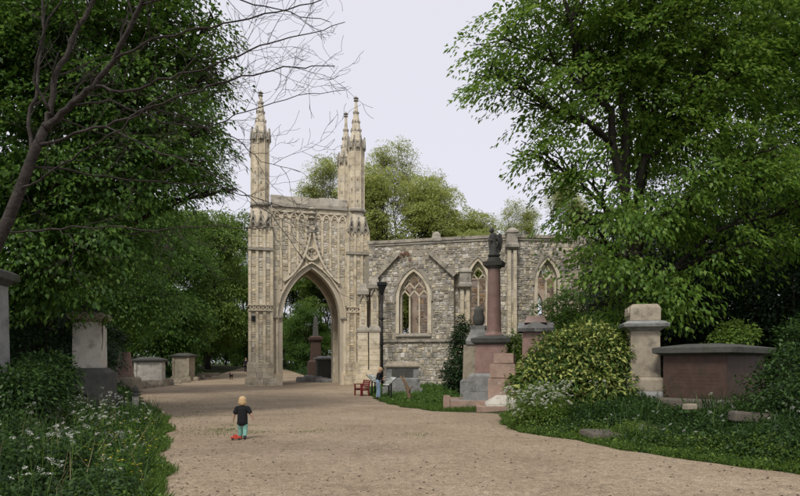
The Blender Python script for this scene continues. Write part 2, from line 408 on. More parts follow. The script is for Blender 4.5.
def path_mesh():
    ysr = np.concatenate([np.arange(-14, 62, .4), np.arange(62, 126, 1.5)])
    t = np.linspace(0, 1, 36); v = []
    for y in ysr:
        a, b = float(XL(y)), float(XR(y))
        x = a + (b - a) * t; z = gz(x, np.full_like(x, y)) + .018
        z[0] -= .05; z[-1] -= .05
        v.append(np.stack([x, np.full_like(x, y), z], -1))
    v = np.array(v).reshape(-1, 3); nx = 36; ny = len(ysr)
    i = np.arange((ny - 1) * (nx - 1)); r = i // (nx - 1); c = i % (nx - 1); a = r * nx + c
    me = bpy.data.meshes.new('path'); me.from_pydata(v.tolist(), [], np.stack([a, a + 1, a + nx + 1, a + nx], -1).tolist())
    me.polygons.foreach_set('use_smooth', [True] * len(i))
    return tag(link('path', me, GRAVEL), kind='structure')
path_mesh()

# ------------------------------------------------------------------ masonry helpers
def arch_z(x, uc, wd, spring, apex):
    a = wd / 2; h = apex - spring; R = (a * a + h * h) / (2 * a); d = abs(x - uc)
    return spring + math.sqrt(max(0, R * R - (d + R - a) ** 2)) if d <= a else spring
def arch_pts(uc, wd, bottom, spring, apex, n=10):
    a = wd / 2; h = apex - spring; R = (a * a + h * h) / (2 * a)
    amax = math.atan2(h, R - a) if R > a else math.pi / 2 + math.atan2(a - R, h)
    L = [(uc - a, bottom)] if bottom < spring - .01 else []
    for k in range(n + 1):
        t = amax * k / n; L.append((uc + (R - a) - R * math.cos(t), spring + R * math.sin(t)))
    Rr = [(2 * uc - x, z) for x, z in reversed(L[:-1])]
    return L + Rr
def wall(mb, u0, u1, z0, z1, v0, v1, ops=(), topf=None):
    """masonry wall with pointed openings (uc, width, sill, spring, apex)"""
    topf = topf or (lambda x: z1)
    br = {u0, u1}
    for uc, wd, s_, sp, ap in ops:
        for k in range(21): br.add(round(uc - wd / 2 + wd * (1 - math.cos(math.pi * k / 20)) / 2, 5))
    n0 = max(1, int((u1 - u0) / .5))
    for k in range(n0 + 1): br.add(round(u0 + (u1 - u0) * k / n0, 5))
    br = sorted(br)
    def quad(p): mb.add(p, [(0, 1, 2, 3)])
    for a, b in zip(br[:-1], br[1:]):
        if b - a < 1e-5: continue
        m = (a + b) / 2; op = next((o for o in ops if abs(m - o[0]) < o[1] / 2), None)
        ta, tb = topf(a), topf(b)
        if op is None:
            for v in (v0, v1): quad([(a, v, z0), (b, v, z0), (b, v, tb), (a, v, ta)])
        else:
            za, zb = arch_z(a, *op[:2], *op[3:]), arch_z(b, *op[:2], *op[3:])
            for v in (v0, v1):
                if op[2] > z0 + .01: quad([(a, v, z0), (b, v, z0), (b, v, op[2]), (a, v, op[2])])
                quad([(a, v, za), (b, v, zb), (b, v, tb), (a, v, ta)])
            quad([(a, v0, za), (a, v1, za), (b, v1, zb), (b, v0, zb)])
            if op[2] > z0 + .01: quad([(a, v0, op[2]), (b, v0, op[2]), (b, v1, op[2]), (a, v1, op[2])])
        quad([(a, v0, ta), (b, v0, tb), (b, v1, tb), (a, v1, ta)])
    for uc, wd, s_, sp, ap in ops:
        for x in (uc - wd / 2, uc + wd / 2):
            quad([(x, v0, s_), (x, v1, s_), (x, v1, sp), (x, v0, sp)])
    for x in (u0, u1): quad([(x, v0, z0), (x, v1, z0), (x, v1, topf(x)), (x, v0, topf(x))])
def rubble(mb, u0, u1, z0, z1, v, rng, ch=.2, cw=(.18, .5), p=(.015, .06), keep=None, gap=.014, split=.45):
    """random rubble: wide courses whose slots are at times split into two or three stones"""
    def stone(a, b, c, d):
        a, b, c, d = a + gap, b - gap, c + gap * rng.uniform(.3, 1.5), d - gap * rng.uniform(.3, 1.5)
        if b - a < .04 or d - c < .03: return
        if keep is not None and not all(keep(x, y) for x in (a, b) for y in (c, d)): return
        pr = rng.uniform(*p); k = min(.03, .2 * (b - a), .2 * (d - c))
        j = rng.uniform(-k, k, 16); i = min(.03, .25 * (b - a), .25 * (d - c))
        mb.add([(a + j[0], v, c + j[1]), (b + j[2], v, c + j[3]), (b + j[4], v, d + j[5]), (a + j[6], v, d + j[7]),
                (a + i + j[8], v - pr, c + i + j[9]), (b - i + j[10], v - pr, c + i + j[11]), (b - i + j[12], v - pr, d - i + j[13]), (a + i + j[14], v - pr, d - i + j[15])],
               [(4, 5, 6, 7), (0, 1, 5, 4), (1, 2, 6, 5), (2, 3, 7, 6), (3, 0, 4, 7)])
    z = z0
    while z < z1 - .05:
        h = min(ch * rng.uniform(.8, 1.9), z1 - z); u = u0
        if z1 - z - h < .08: h = z1 - z
        while u < u1 - .03:
            wd = min(rng.uniform(*cw), u1 - u)
            if u1 - u - wd < .1: wd = u1 - u
            if h > .16 and rng.uniform() < split:
                zm = z + h * rng.uniform(.35, .65)
                if wd > .3 and rng.uniform() < .6:
                    um = u + wd * rng.uniform(.35, .65); stone(u, um, z, zm); stone(um, u + wd, z, zm)
                else: stone(u, u + wd, z, zm)
                if wd > .34 and rng.uniform() < .5:
                    um = u + wd * rng.uniform(.35, .65); stone(u, um, zm, z + h); stone(um, u + wd, zm, z + h)
                else: stone(u, u + wd, zm, z + h)
            else: stone(u, u + wd, z, z + h)
            u += wd
        z += h
def coursed_box(mb, x0, x1, y0, y1, z0, z1, rng, ch=.42):
    """ashlar pier: each course its own block with a hairline joint"""
    z = z0
    while z < z1 - .02:
        h = min(ch * rng.uniform(.8, 1.2), z1 - z)
        if z1 - z - h < .12: h = z1 - z
        o = rng.uniform(-.006, .006)
        mb.box(x0 + o, x1 + o, y0 + o, y1 + o, z, z + h - .012); z += h
def outside_arch(uc, wd, s_, sp, ap, m):
    def f(x, z):
        if abs(x - uc) > wd / 2 + m or z < s_ - m: return True
        if z <= sp: return False
        return z > arch_z(uc + max(-wd / 2, min(wd / 2, (x - uc) * wd / (wd + 2 * m))), uc, wd, sp, ap) + m * 1.35
    return f

# ------------------------------------------------------------------ gateway (carriage porch)
rng = np.random.default_rng(11)
GX, GY = (249 - CX) / F * 46.0, 46.0
GB = G(GX, GY) + .02
GW, GD, GT = 8.99, 4.4, .9
gate = thing('chapel_gateway', 'tall cream Gothic stone gateway with one pointed arch and slender pinnacled turrets', 'gateway', (GX, GY, GB), math.radians(15))
UC, AW, ASP, AAP = 4.62, 4.34, 5.0, 8.85
op = (UC, AW, 0.0, ASP, AAP)
for nm, va, vb in (('front_wall', 0, GT), ('rear_wall', GD - GT, GD)):
    m = MB(); wall(m, 1.2, GW - 1.2, -.3, 13.35, va, vb, [(UC, AW, -.3, ASP, AAP)]); m.build(nm, MORTAR, gate)
for ua, ub in ((.5, 1.15), (GW - 1.15, GW - .5)):
    m = MB(); m.box(ua, ub, GT * .5, GD - GT * .5, -.3, 13.3); m.build('side_wall', CREAM, gate)
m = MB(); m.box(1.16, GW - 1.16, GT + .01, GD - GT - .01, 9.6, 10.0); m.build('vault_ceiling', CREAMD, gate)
# flint panels between ribs
f1 = outside_arch(UC, AW, -.5, ASP, AAP, .62)
def keepg(x, z): return f1(x, z)
NR = 10
ribs_u = [1.72 + (7.28 - 1.72) * k / (NR - 1) for k in range(NR)]
m = MB()
for a, b in zip(ribs_u[:-1], ribs_u[1:]):
    rubble(m, a + .10, b - .10, .3, 12.55, 0.0, rng, .24, (.16, .34), (.01, .05), keepg)
tag(m.build('flint_infill', FLINT, gate), kind='stuff')
for u in ribs_u:
    zb = .9
    if abs(u - UC) < AW / 2 + .55:
        zb = arch_z(UC + (u - UC) * .80, UC, AW, ASP, AAP) + .45
    m = MB(); z = zb
    while z < 12.5:
        h = min(rng.uniform(.5, .9), 12.72 - z); m.box(u - .085, u + .085, -.075, .02, z, z + h - .012); z += h
    m.build('rib', CREAM, gate)
# blind arcade under the cornice
m = MB(); m.box(1.70, 7.29, -.11, .02, 13.0, 13.36); m.build('frieze', CREAM, gate)
for a, b in zip(ribs_u[:-1], ribs_u[1:]):
    m = MB(); c = (a + b) / 2
    m.band(arch_pts(c, (b - a) - .16, 12.5, 12.62, 12.97, 6), .05, .06, -.10, .01)
    m.band([(c - .10, 12.66), (c, 12.76), (c + .10, 12.66)], .03, .03, -.085, .01)
    m.build('blind_arch', CREAM, gate)
m = MB(); m.box(1.66, 7.33, -.24, .3, 13.36, 13.56); m.box(1.66, 7.33, -.16, .3, 13.56, 13.66); m.build('cornice', CREAMD, gate)
m = MB()
u = 1.6
while u < 7.35:
    wd = min(rng.uniform(.5, .95), 7.39 - u); zt = 14.35 + rng.uniform(-.05, .05)
    m.add([(u, -.05, 13.66), (u + wd - .015, -.05, 13.66), (u + wd - .015, .75, 13.66), (u, .75, 13.66), (u, .16, zt - .12), (u + wd - .015, .16, zt - .12), (u + wd - .015, .5, zt), (u, .5, zt)],
          [(0, 1, 5, 4), (4, 5, 6, 7), (2, 3, 7, 6), (1, 2, 6, 5), (3, 0, 4, 7), (0, 3, 2, 1)]); u += wd
m.build('parapet', CREAMD, gate)
m = MB(); m.box(1.6, 7.39, GD - .8, GD, 13.36, 14.2); m.build('rear_parapet', CREAMD, gate)
for ua, ub in ((.5, 1.3), (GW - 1.3, GW - .5)):
    m = MB(); m.box(ua, ub, .76, GD - .81, 13.3, 14.15); m.build('side_parapet', CREAMD, gate)
# archivolts: three receding orders
for k, (wi, dz, v0, v1, wd) in enumerate(((AW - .0, 0, .30, GT + .02, .16), (AW + .34, .17, .10, .34, .17), (AW + .70, .36, -.12, .14, .15))):
    m = MB(); pts = arch_pts(UC, wi, 0.9, ASP, AAP + dz, 14)
    m.band(pts, .15, 0.0, v0, v1); m.build('archivolt', CREAM, gate)
    m = MB(); m.band(arch_pts(UC, wi + .10, ASP, ASP, AAP + dz + .05, 14), .05, .02, v0 - .07, v0); m.build('arch_moulding', CREAM, gate)
m = MB(); m.band(arch_pts(UC, AW, .9, ASP, AAP, 14), .15, 0, GD - GT - .02, GD - .2); m.build('rear_archivolt', CREAM, gate)
# jamb shafts with caps
for s in (-1, 1):
    for k in (0, 1):
        uu = UC + s * (AW / 2 + .13 + .22 * k); vv = .22 - .22 * k
        m = MB(); m.lathe(uu, vv, [(.9, .10), (1.0, .10), (1.05, .075), (4.75, .075), (4.8, .10), (4.95, .13), (5.05, .13)], 10); m.build('jamb_shaft', CREAM, gate, smooth=False)
    a, b = sorted((UC + s * (AW / 2 + .02), UC + s * (AW / 2 + .72)))
    m = MB(); m.box(a, b, -.22, .5, 5.05, 5.2); m.build('impost', CREAMD, gate)
    m = MB(); m.box(a, b, -.26, GT * .9, -.3, .55); m.box(a + .04, b - .04, -.2, GT * .85, .55, .9); m.build('jamb_plinth', CREAM, gate)
# ogee hood, roundel, canopy and finial
og = []
for k in range(13):
    t = k / 12; og.append((UC - 2.05 * (1 - t) ** 1.7 * (1 - .15 * math.sin(t * 3)) - 0.03, 7.75 + 4.2 * t ** 1.15))
hood = og + [(2 * UC - x, z) for x, z in reversed(og)]
m = MB(); m.band(hood, .13, .02, -.26, .03); m.build('ogee_hood', CREAM, gate)
for s in (-1, 1):
    for k in range(2, 12):
        x, z = og[k]; x = UC + s * (UC - x); m = MB()
        m.ball((x + s * .17, -.14, z + .05), (.12, .10, .13), 6, 4); m.build('crocket', CREAMD, gate)
m = MB(); ring = [(UC + .46 * math.cos(t), 9.95 + .46 * math.sin(t)) for t in np.linspace(0, 2 * math.pi, 21)]
m.band(ring, .07, .07, -.22, .02); rd = m.build('roundel', CREAM, gate)
m = MB()
for k in range(4):
    a = k * math.pi / 2 + math.pi / 4; cx_, cz_ = UC + .2 * math.cos(a), 9.95 + .2 * math.sin(a)
    m.band([(cx_ + .17 * math.cos(t), cz_ + .17 * math.sin(t)) for t in np.linspace(a - 2.2, a + 2.2, 9)], .03, .03, -.17, .02)
m.build('quatrefoil', CREAM, rd)
m = MB(); m.ball((UC, -.015, 9.95), (.40, .02, .40), 14, 8); m.build('painted_shade_disc', CREAMD, rd)  # darker disc on the wall face: shade of a recess put into its colour
m = MB(); m.box(UC - .22, UC + .22, -.3, .02, 11.55, 11.75); m.box(UC - .09, UC + .09, -.22, .02, 11.75, 12.5); m.lathe(UC, -.12, [(12.5, .12), (12.62, .3), (12.8, .16), (12.95, .34), (13.15, .2), (13.3, .34), (13.45, .12)], 8); m.build('finial', CREAMD, gate)
for s in (-1, 1):
    m = MB(); m.lathe(UC + s * .28, -.08, [(11.2, .05), (11.5, .13), (11.75, .06), (12.0, .16), (12.3, .04)], 6); m.build('leaf_carving', CREAMD, gate)

# turrets
def oct_gablets(parent, cx, cy, r, z0, h, rng, n=8, matl=None):
    for i in range(n):
        a = 2 * math.pi * (i + .5) / n
        m = MB(); m.M = Matrix.Translation((cx, cy, 0)) @ Matrix.Rotation(a - math.pi / 2 + math.pi, 4, 'Z')
        wd = 2 * r * math.tan(math.pi / n) * .92; y = -r * math.cos(0)
        m.band([(-wd * .42, z0), (-wd * .34, z0 + h * .25), (0, z0 + h), (wd * .34, z0 + h * .25), (wd * .42, z0)], .05, .05, y - .10, y + .04)
        m.band(arch_pts(0, wd * .5, z0 - h * .15, z0 + h * .1, z0 + h * .45, 5), .03, .03, y - .06, y + .03)
        m.ball((0, y - .03, z0 + h + .06), (.07, .06, .12), 6, 4)
        m.build('gablet', matl or CREAMD, parent)
def turret(uc, vc, lower, seed, top=22.2):
    r_ = np.random.default_rng(seed)
    t = thing('turret', None, None, (0, 0, 0)); t.parent = gate
    m = MB()   # octagonal shaft in courses
    z = 11.2 if lower else 13.0
    while z < 18.7:
        h = min(r_.uniform(.38, .6), 18.75 - z); q = r_.uniform(-.006, .006)
        m.lathe(uc + q, vc - q, [(z, .62), (z + h - .012, .62)], 8, math.pi / 8); z += h
    m.build('shaft', CREAM, t)
    m = MB()
    for i in range(8):
        a = 2 * math.pi * i / 8 + math.pi / 8
        m.tube([(uc + .645 * math.cos(a), vc + .645 * math.sin(a), 13.6), (uc + .645 * math.cos(a), vc + .645 * math.sin(a), 18.7)], .045, 5)
    tag(m.build('shaft_rib', CREAM, t), kind='stuff')
    m = MB(); m.lathe(uc, vc, [(13.3, .64), (13.4, .82), (13.55, .82), (13.68, .66)], 8, math.pi / 8); m.build('ring_moulding', CREAMD, t)
    m = MB()
    for i in range(8):      # dark slit panels above the ring
        for zz in (14.2, 15.1, 15.9):
            a = 2 * math.pi * (i + .5) / 8 + math.pi / 8
            m.ball((uc + .58 * math.cos(a), vc + .58 * math.sin(a), zz), (.06, .06, .12), 6, 4)
    tag(m.build('carved_boss', CREAMD, t), kind='stuff')
    oct_gablets(t, uc, vc, .64, 18.3, .8, r_)
    m = MB(); m.lathe(uc, vc, [(18.72, .62), (18.8, .68), (18.95, .68), (19.05, .48), (19.4, .44), (20.1, .33), (20.9, .22), (21.5, .14), (top - .35, .09)], 8, math.pi / 8); m.build('spire', CREAM, t)
    m = MB()
    for zz, rr in ((19.8, .40), (20.5, .30), (21.2, .20)):
        for i in range(8):
            a = 2 * math.pi * i / 8 + math.pi / 8
            m.ball((uc + rr * math.cos(a), vc + rr * math.sin(a), zz + r_.uniform(-.05, .05)), (.06, .06, .10), 6, 4)
        m.lathe(uc, vc, [(zz - .2, rr * .9), (zz - .1, rr + .02), (zz, rr * .85)], 8, math.pi / 8)
    tag(m.build('crocket_band', CREAMD, t), kind='stuff')
    m = MB(); m.lathe(uc, vc, [(top - .4, .09), (top - .32, .2), (top - .22, .11), (top - .12, .22), (top, .06), (top + .1, .02)], 8); m.build('finial', CREAMD, t)
    return t
def lower_turret(u0, u1, seed):
    r_ = np.random.default_rng(seed); uc = (u0 + u1) / 2
    t = thing('buttress_pier', None, None, (0, 0, 0)); t.parent = gate
    m = MB(); wall(m, u0 + .05, u1 - .05, .9, 12.0, -.30, 1.3); m.build('core', MORTAR, t)
    cols = [u0 + .04 + (u1 - u0 - .08) * k / 3 for k in range(4)]
    for za, zb in ((1.75, 5.5), (6.0, 10.0), (10.2, 11.7)):
        m = MB()
        for a, b in zip(cols[:-1], cols[1:]): rubble(m, a + .10, b - .10, za, zb, -.30, r_, .26, (.2, .42), (.01, .04))
        tag(m.build('flint_infill', FLINT if za < 10 else CREAM, t), kind='stuff')
        for u in cols:
            m = MB(); z = za
            while z < zb - .02:
                h = min(r_.uniform(.45, .85), zb - z); m.box(u - .10, u + .10, -.40, -.26, z, z + h - .012); z += h
            m.build('rib', CREAM, t)
    for ue, s in ((u0 + .045, -1), (u1 - .045, 1)):    # flanks
        m = MB(); m.M = Matrix.Translation((ue, 0, 0)) @ Matrix.Rotation(math.radians(90) * s, 4, 'Z')
        a, b = (-.28, 1.2) if s > 0 else (-1.2, .28)
        rubble(m, a, b, 1.75, 11.8, 0.0, r_, .26, (.2, .42), (.01, .03))
        tag(m.build('flank_stone', FLINT, t), kind='stuff')
    for z0, h, pr, mt in ((10.0, .16, .16, CREAMD), (5.52, .10, .12, CREAM), (5.92, .08, .14, CREAM), (1.55, .2, .14, CREAM)):
        m = MB(); m.box(u0 - pr * .6, u1 + pr * .6, -.38 - pr * .6, 1.3, z0, z0 + h); m.build('string_course', mt, t)
    for k in range(5):     # quatrefoil band
        c = u0 + .2 + (u1 - u0 - .4) * k / 4; m = MB()
        m.band([(c + .12 * math.cos(q), 5.77 + .12 * math.sin(q)) for q in np.linspace(0, 2 * math.pi, 9)], .035, .035, -.42, -.3); m.build('quatrefoil', CREAM, t)
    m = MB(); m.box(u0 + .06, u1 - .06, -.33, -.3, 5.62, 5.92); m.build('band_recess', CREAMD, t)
    m = MB()
    z = -.3
    while z < 1.54:
        h = min(r_.uniform(.3, .45), 1.55 - z); pr = .28 if z < .55 else .12; x = u0 - pr
        while x < u1 + pr - .05:
            wd = min(r_.uniform(.4, .75), u1 + pr - x)
            if u1 + pr - x - wd < .2: wd = u1 + pr - x
            q = r_.uniform(0, .02); m.box(x, x + wd - .015, -.38 - pr + q, 1.3, z, z + h - .015); x += wd
        z += h
    m.build('plinth', CREAM, t)
    for i in range(3):
        c = u0 + .28 + (u1 - u0 - .56) * i / 2; m = MB()
        m.band([(c - .26, 11.7), (c - .2, 11.95), (c, 12.7), (c + .2, 11.95), (c + .26, 11.7)], .05, .05, -.50, -.28)
        m.band(arch_pts(c, .3, 11.55, 11.75, 12.1, 5), .04, .03, -.46, -.28); m.ball((c, -.40, 12.78), (.09, .08, .15), 6, 4)
        m.poly([(c - .2, 11.9), (c + .2, 11.9), (c, 12.5)], -.34, -.2)
        m.build('gablet', CREAMD, t)
    m = MB(); m.profile(uc, .5, [(11.99, (u1 - u0) / 2 - .03, .8), (13.0, .60, .62)]); m.build('weathering', CREAM, t)
lower_turret(0.0, 1.66, 21); lower_turret(GW - 1.66, GW, 22)
turret(.86, .46, True, 31, 22.05); turret(GW - .86, .46, True, 32, 22.45)
turret(GW - .98, GD - .1, False, 33, 22.7); turret(.86, GD - .5, False, 34, 21.4)
m = MB(); m.box(.18, .46, -.44, -.40, 4.75, 5.15); m.build('plaque', IRON, gate)
m = MB(); m.add([(6.2, 2.2, 14.1), (6.9, 2.2, 14.1), (6.9, 2.9, 14.1), (6.2, 2.9, 14.1), (6.35, 2.5, 15.1)], [(0, 1, 4), (1, 2, 4), (2, 3, 4), (3, 0, 4), (0, 3, 2, 1)]); m.build('roof_stub', CREAMD, gate)

# ------------------------------------------------------------------ ruined chapel
def px2(px, d): return ((px - CX) / F * d, d)
CP = [px2(369, 47.2), px2(466, 45.3), px2(511, 44.6), px2(579, 45.2), px2(622, 48.5), px2(640, 57)]
CH0 = -.35; CHT = 10.72
chap = thing('ruined_chapel', 'roofless grey ragstone chapel with traceried pointed windows and a broken gable', 'chapel', (CP[0][0], CP[0][1], 0))
rng = np.random.default_rng(5)
def tracery(parent, M, uc, wd, sill, sp, ap, lights, v0=.28, v1=.46):
    t = thing('window', None, None); t.parent = parent
    m = MB(); m.M = M; m.band(arch_pts(uc, wd, sill, sp, ap, 12), .24, .0, -.07, .22); m.build('surround', CREAM, t)
    m = MB(); m.M = M; m.band(arch_pts(uc, wd + .5, sp - .2, sp, ap + .26, 12), .10, .0, -.14, -.02); m.build('hood_mould', CREAMD, t)
    m = MB(); m.M = M; m.add([(uc - wd / 2 - .25, -.16, sill - .2), (uc + wd / 2 + .25, -.16, sill - .2), (uc + wd / 2 + .25, .3, sill - .2), (uc - wd / 2 - .25, .3, sill - .2),
           (uc - wd / 2 - .25, -.16, sill - .1), (uc + wd / 2 + .25, -.16, sill - .1), (uc + wd / 2 + .25, .3, sill + .06), (uc - wd / 2 - .25, .3, sill + .06)],
           [(0, 3, 2, 1), (4, 5, 6, 7), (0, 1, 5, 4), (1, 2, 6, 5), (2, 3, 7, 6), (3, 0, 4, 7)]); m.build('sill', CREAMD, t)
    m = MB(); m.M = M; m.band(arch_pts(uc, wd, sill, sp, ap, 12), .0, .12, v0, v1); m.build('inner_frame', CREAM, t)
    lw = wd / lights; zl = sp + .12
    for k in range(1, lights):
        u = uc - wd / 2 + lw * k; m = MB(); m.M = M
        m.band([(u, sill), (u, zl)], .055, .055, v0, v1); m.build('mullion', CREAM, t)
    # net of ogee reticulations, clipped by the arch
    def inside(x, z): return abs(x - uc) < wd / 2 - .02 and z < arch_z(x, uc, wd, sp, ap) + .02
    def ogee(x0, z0, x1, z1, n=8):
        return [(x0 + (x1 - x0) * (.5 - .5 * math.cos(math.pi * i / n)), z0 + (z1 - z0) * i / n) for i in range(n + 1)]
    rh = lw * .78; row = 0; z = zl
    while z < ap:
        m = MB(); m.M = M
        for k in range(-1, lights + 2):
            if row % 2 == 0: xa = uc - wd / 2 + lw * k; tg = (xa - lw / 2, xa + lw / 2)
            else: xa = uc - wd / 2 + lw * (k + .5); tg = (xa - lw / 2, xa + lw / 2)
            for xb in tg:
                seg = [p for p in ogee(xa, z, xb, z + rh) if inside(*p)]
                if len(seg) >= 3: m.band(seg, .05, .05, v0 - .02, v1 - .02)
        if m.v: m.build('tracery_bar', CREAM, t)
        z += rh; row += 1
        if row > 5: break
    return t
for i in range(len(CP) - 1):
    a = Vector(CP[i]) - Vector(CP[0]); b = Vector(CP[i + 1]) - Vector(CP[0]); L = (b - a).length
    M = Matrix.Translation((a.x, a.y, 0)) @ Matrix.Rotation(math.atan2(b.y - a.y, b.x - a.x), 4, 'Z')
    def upx(px):   # pixel column -> distance along this wall
        t = (px - CX) / F; A = Vector(CP[i]); D = (b - a) / L
        return (t * A.y - A.x) / (D.x - t * D.y)
    ops = []
    if i == 0: ops = [(upx(415), 2.2, 3.85, 6.45, 8.45, 3)]
    if i == 1: ops = [(upx(478), 1.30, 4.4, 7.6, 9.1, 2)]
    if i == 2: ops = [(upx(547.5), 1.50, 4.3, 7.5, 9.15, 2)]
    if i == 3: ops = [(L * .5, 1.5, 4.3, 7.5, 9.1, 2)]
    vo = -.45 if i == 0 else 0
    m = MB(); m.M = M; wall(m, 0, L, CH0, CHT, 0, .7, [o[:5] for o in ops]); m.build('wall', RAGM, chap)
    m = MB(); m.M = M
    if i == 0:
        g0, g1, gp = upx(379), upx(455), upx(415)
        gap_l, gap_r = upx(400), upx(431)
        slope = (10.9 - 8.1) / (gp - g0)
        def gtop(x):
            z = 8.1 + slope * ((x - g0) if x < gp else (g1 - x) * (gp - g0) / (g1 - gp))
            if gap_l < x < gap_r: z = min(z, 9.75 + .25 * math.sin(x * 5.1) + .15 * math.sin(x * 11))
            return z
        mg = MB(); mg.M = M; wall(mg, g0, g1, CH0, 9, -.45, -.01, [o[:5] for o in ops], gtop); mg.build('gabled_bay', RAGM, chap)
        kp = outside_arch(*ops[0][:5], .26)
        rubble(m, g0, g1, 3.45, 10.6, -.45, rng, .2, (.14, .36), (.01, .06), lambda x, z: kp(x, z) and z < gtop(x) - .06)
        rubble(m, g0, g1, CH0, 3.25, -.45, rng, .22, (.15, .4), (.01, .06))
        rubble(m, 0, L, 7.5, CHT - .25, 0, rng, .19, (.14, .34), (.01, .06), lambda x, z: z > gtop(min(max(x, g0), g1)) + .02 or x < g0 or x > g1)
        rubble(m, g1, L, CH0, 7.6, 0, rng, .19, (.14, .34), (.01, .06))
        for xa, xb in ((g0 - .1, gap_l), (gap_r, g1 + .1)):
            mc = MB(); mc.M = M; n = 6
            for k in range(n):
                x0, x1 = xa + (xb - xa) * k / n, xa + (xb - xa) * (k + .97) / n
                f = lambda x: 8.1 + slope * ((x - g0) if x < gp else (g1 - x) * (gp - g0) / (g1 - gp))
                mc.band([(x0, f(x0)), (x1, f(x1))], .20, .13, -.72, .0)
            mc.build('gable_coping', CREAMD, chap)
        mk = MB(); mk.M = M
        for k in range(34):
            x = rng.uniform(gap_l - .05, gap_l + .8); z = gtop(x) - rng.uniform(.06, .32)
            mk.box(x, x + .2, -.53 + rng.uniform(0, .04), -.3, z, z + .065)
        tag(mk.build('exposed_brick', BRICK, chap), kind='stuff')
        ms = MB(); ms.M = M; ms.box(g0 - .05, g1 + .05, -.6, -.4, 3.25, 3.42); ms.build('string_course', CREAMD, chap)
        MW = M @ Matrix.Translation((0, -.45, 0))
    else:
        kp = outside_arch(*ops[0][:5], .26) if ops else None
        rubble(m, 0, L, CH0, CHT - .25, 0, rng, .19, (.14, .34), (.01, .06), kp)
        MW = M
    tag(m.build('rubble_stone', RAG, chap), kind='stuff')
    for o in ops: tracery(chap, MW, *o[:5], o[5])
    m = MB(); m.M = M; x = -.1
    while x < L:
        wd = min(rng.uniform(.6, 1.1), L + .02 - x); m.box(x, x + wd - .012, -.14, .8, CHT - .02 + rng.uniform(-.015, .015), CHT + .2); x += wd
    m.box(0, L, -.08, .7, CHT - .2, CHT - .03); m.build('coping', CREAMD, chap)
def butt(px, d, wd, z1, cap=True, proj=.55, matl=None, foot=True):
    x, y = px2(px, d); bt = thing('buttress', None, None, (x - CP[0][0], y - CP[0][1], 0)); bt.parent = chap
    m = MB(); coursed_box(m, -wd / 2, wd / 2, -proj, .2, CH0, 3.3, rng, .4); m.build('lower_stage', CREAM, bt)
    m = MB(); m.profile(0, -.15, [(3.3, wd / 2 + .08, proj - .05), (3.5, wd / 2 + .08, proj - .05), (3.75, wd / 2 - .08, proj - .25)]); m.build('weathering', CREAMD, bt)
    for s in (-1, 1):
        m = MB(); c = s * wd * .27; coursed_box(m, c - wd * .16, c + wd * .16, -proj * .62, .1, 3.7, z1 - 1.1, rng, .5); m.build('pilaster_shaft', CREAM, bt)
    m = MB(); coursed_box(m, -wd * .3, wd * .3, -proj * .35, .1, 3.7, z1 - 1.1, rng, .5); m.build('pilaster_core', RAG, bt)
    if cap:
        m = MB(); m.profile(0, -proj * .35, [(z1 - 1.35, wd * .3, .1), (z1 - 1.1, wd * .62, proj * .62), (z1 - .9, wd * .62, proj * .62), (z1 - .8, wd * .5, proj * .5), (z1 - .15, wd * .5, proj * .5), (z1 - .05, wd * .62, proj * .6), (z1 + .1, wd * .55, proj * .55), (z1 + .3, wd * .2, .1)]); m.build('cap', CREAMD, bt)
butt(511.5, 44.4, .75, 11.0); butt(580, 45.0, .75, 11.0); butt(464.5, 45.3, .8, 8.3, True, .7); butt(622, 48.3, .75, 11)
# clustered buttress in the corner between gateway and chapel
cb = thing('clustered_buttress', None, None, (px2(369, 46.2)[0] - CP[0][0], 46.4 - CP[0][1], 0)); cb.parent = chap
for k, (xx, yy, wd, zt) in enumerate(((-.45, .35, .75, 7.2), (.42, -.1, .78, 7.6))):
    m = MB(); coursed_box(m, xx - wd / 2, xx + wd / 2, yy - .5, yy + .7, 1.2, 4.0, rng, .38); m.build('lower_stage', CREAM, cb)
    m = MB(); coursed_box(m, xx - wd / 2 - .14, xx + wd / 2 + .14, yy - .66, yy + .7, CH0, 1.2, rng, .42); m.build('plinth', CREAM, cb)
    m = MB(); m.profile(xx, yy + .05, [(4.0, wd / 2 + .1, .6), (4.15, wd / 2 + .1, .6), (4.45, wd / 2 - .08, .45)]); m.build('weathering', CREAMD, cb)
    m = MB(); coursed_box(m, xx - wd * .36, xx + wd * .36, yy - .36, yy + .7, 4.4, zt - .5, rng, .38); m.build('upper_stage', CREAM, cb)
    m = MB(); rubble(m, xx - wd * .2, xx + wd * .2, 4.6, zt - .8, yy - .365, rng, .3, (.2, .35), (.01, .03)); tag(m.build('flint_infill', FLINT, cb), kind='stuff')
    m = MB(); m.profile(xx, yy + .1, [(zt - .55, wd * .36, .45), (zt - .4, wd * .6, .65), (zt - .1, wd * .6, .65), (zt, wd * .45, .5), (zt + .45, wd * .3, .3)]); m.build('cap', CREAMD, cb)
    m = MB(); m.band([(xx - .28, zt - .9), (xx, zt - .25), (xx + .28, zt - .9)], .05, .05, yy - .5, yy - .3); m.ball((xx, yy - .42, zt - .15), .1, 6, 4); m.build('gablet', CREAMD, cb)
m = MB(); bx_, by_ = px2(436.5, 45.9); m.profile(bx_ - CP[0][0], by_ + .3 - CP[0][1], [(CHT + .15, .38, .3), (CHT + .25, .38, .3), (CHT + .3, .3, .24), (CHT + .55, .3, .24), (CHT + .6, .2, .16), (CHT + .72, .12, .1)]); m.build('ridge_block', CREAMD, chap)
